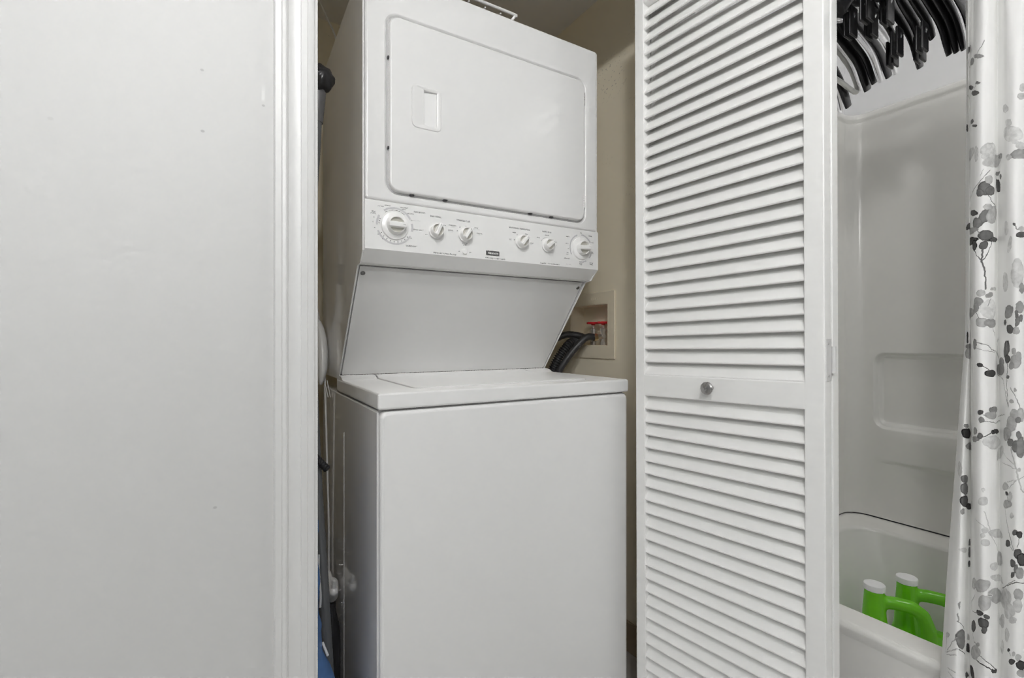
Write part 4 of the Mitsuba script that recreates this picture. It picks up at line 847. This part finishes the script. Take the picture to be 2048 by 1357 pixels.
# the rod sits inside the hook: local origin (neck) is .0535 below the rod's centre
NECK = RZ_ - .052 - .0
def place(y, x=RX, yaw=0, roll=0, dz=0): return trans(x, y, NECK + dz) @ rot(yaw, [0, 0, 1]) @ rot(roll, [0, 1, 0], [0, 0, .055])
def plastic_hanger(y, label, m, group, yaw=0, roll=0, half=.207, drop=.105, tip=.045, r=.011, flat=.42, bar=False, clips=None, hookm='chrome', square=False, dz=0):
    k = thing('clothes_hanger', label, 'hanger', group)
    xf = place(y, yaw=yaw, roll=roll, dz=dz)
    L, rl = arm(-1, half, drop, tip, r); R_, rr = arm(1, half, drop, tip, r)
    P = np.vstack([L[::-1], R_[1:]]); rad = np.concatenate([rl[::-1], rr[1:]])
    P[:, 2] += .008 * np.exp(-(P[:, 0] / .02) ** 2)
    obj('shoulders', tube(P, rad, 12, flat=([0, 1, 0], flat)), m, k, smooth=50, xf=xf)
    obj('hook', hook(.0021 if hookm == 'chrome' else .003), hookm, k, xf=xf)
    if bar:
        zb = P[-1][2] + .012
        obj('bar', tube([[-half * .82, 0, zb + .01], [half * .82, 0, zb + .01]], .0045, 10), m if not clips else 'chrome', k, xf=xf)
    if clips:
        for cx in clips:
            cz_ = P[-1][2] - .004 if bar else -.09
            obj('clip', join(rbox([cx - .017, -.0085, cz_ - .042], [cx + .017, -.003, cz_ + .022], .0025), rbox([cx - .017, .002, cz_ - .042], [cx + .017, .0075, cz_ + .016], .0025)), m, k, xf=xf)
            obj('clip_spring', tube([[cx, .008 * math.sin(q_), cz_ + .004 + .010 * math.cos(q_)] for q_ in np.linspace(0, 5.2, 18)], .0028, 6), 'chrome', k, xf=xf)
    return k
GB, GC = 'black hangers on the rod', 'clear hangers on the rod'
def tubular(y, label):
    k = thing('clothes_hanger', label, 'hanger')
    xf = place(y)
    h_, zt = .197, -.150
    loop = catmull([[0, 0, -.012], [.05, 0, -.026], [.15, 0, -.062], [h_ - .008, 0, -.092], [h_, 0, -.108], [h_ - .012, 0, -.122], [.10, 0, -.116], [0, 0, -.114], [-.10, 0, -.116], [-h_ + .012, 0, -.122], [-h_, 0, -.108], [-h_ + .008, 0, -.092], [-.15, 0, -.062], [-.05, 0, -.026], [0, 0, -.012]], 8)
    obj('loop', tube(loop, .0060, 12), 'hangerwhite', k, xf=xf, smooth=50)
    obj('hook', hook(.0045), 'hangerwhite', k, xf=xf)
H = plastic_hanger
H(0.628, 'black flat hanger hanging lowest, its square tip nearest the louvred door', 'hangerblack', None, roll=3, drop=.125, tip=.02, r=.0165, flat=.34)
H(0.6415, 'clear hanger close to the louvred door edge, mostly hidden by it', 'clear', None, roll=6, drop=.13, r=.013, flat=.34)
tubular(.6115, 'white tubular plastic hanger with a bottom bar, second from the louvred door')
H(0.600, 'clear hanger behind the thick black one beside the white tubular hanger', 'clear', None, drop=.098, r=.012, flat=.34)
H(0.587, 'thick black hanger just to the right of the white tubular one', 'hangerblack', None, r=.020, flat=.30)
H(0.571, 'black hanger between the thick black one and a clear one', 'hangerblack', None, r=.0185, flat=.30, drop=.093)
H(0.556, 'clear hanger between two black ones, catching streaks of light', 'clear', None, r=.0185, flat=.30, drop=.095)
H(0.540, 'black hanger between two clear hangers', 'hangerblack', None, r=.0185, flat=.30, drop=.092)
H(0.5245, 'clear hanger with the black hangers to its left and open wall to its right', 'clear', None, r=.016, flat=.30, drop=.090)
H(0.499, 'short black clip hanger in the middle of the row', 'hangerblack', None, half=.15, drop=.07, tip=.02, clips=(-.105, .105))
H(0.476, 'long black hanger with a notched arm reaching furthest down in the middle', 'hangerblack', None, r=.018, flat=.32, half=.209, drop=.098, tip=.05, clips=(-.065, .065))
H(0.456, 'black trouser hanger with chrome spring clips', 'hangerblack', None, half=.15, drop=.065, tip=.02, clips=(-.135, .135), r=.018, flat=.32)
H(0.438, 'black trouser hanger with clips, beside the bunch near the curtain', 'hangerblack', None, half=.16, drop=.06, tip=.02, clips=(-.09, .09), r=.0175, flat=.30)
H(0.420, 'black hanger near the curtain with the lowest tip of its bunch', 'hangerblack', None, r=.0185, flat=.30, drop=.094)
H(0.407, 'black hanger in the middle of the bunch near the curtain', 'hangerblack', None, r=.0175, flat=.30, drop=.095)
H(0.395, 'slim black hanger nearest the curtain edge of its bunch', 'hangerblack', None, r=.014, flat=.32, drop=.096)
H(0.377, 'black hanger half hidden behind the shower curtain', 'hangerblack', None, r=.0175, flat=.30, drop=.095)
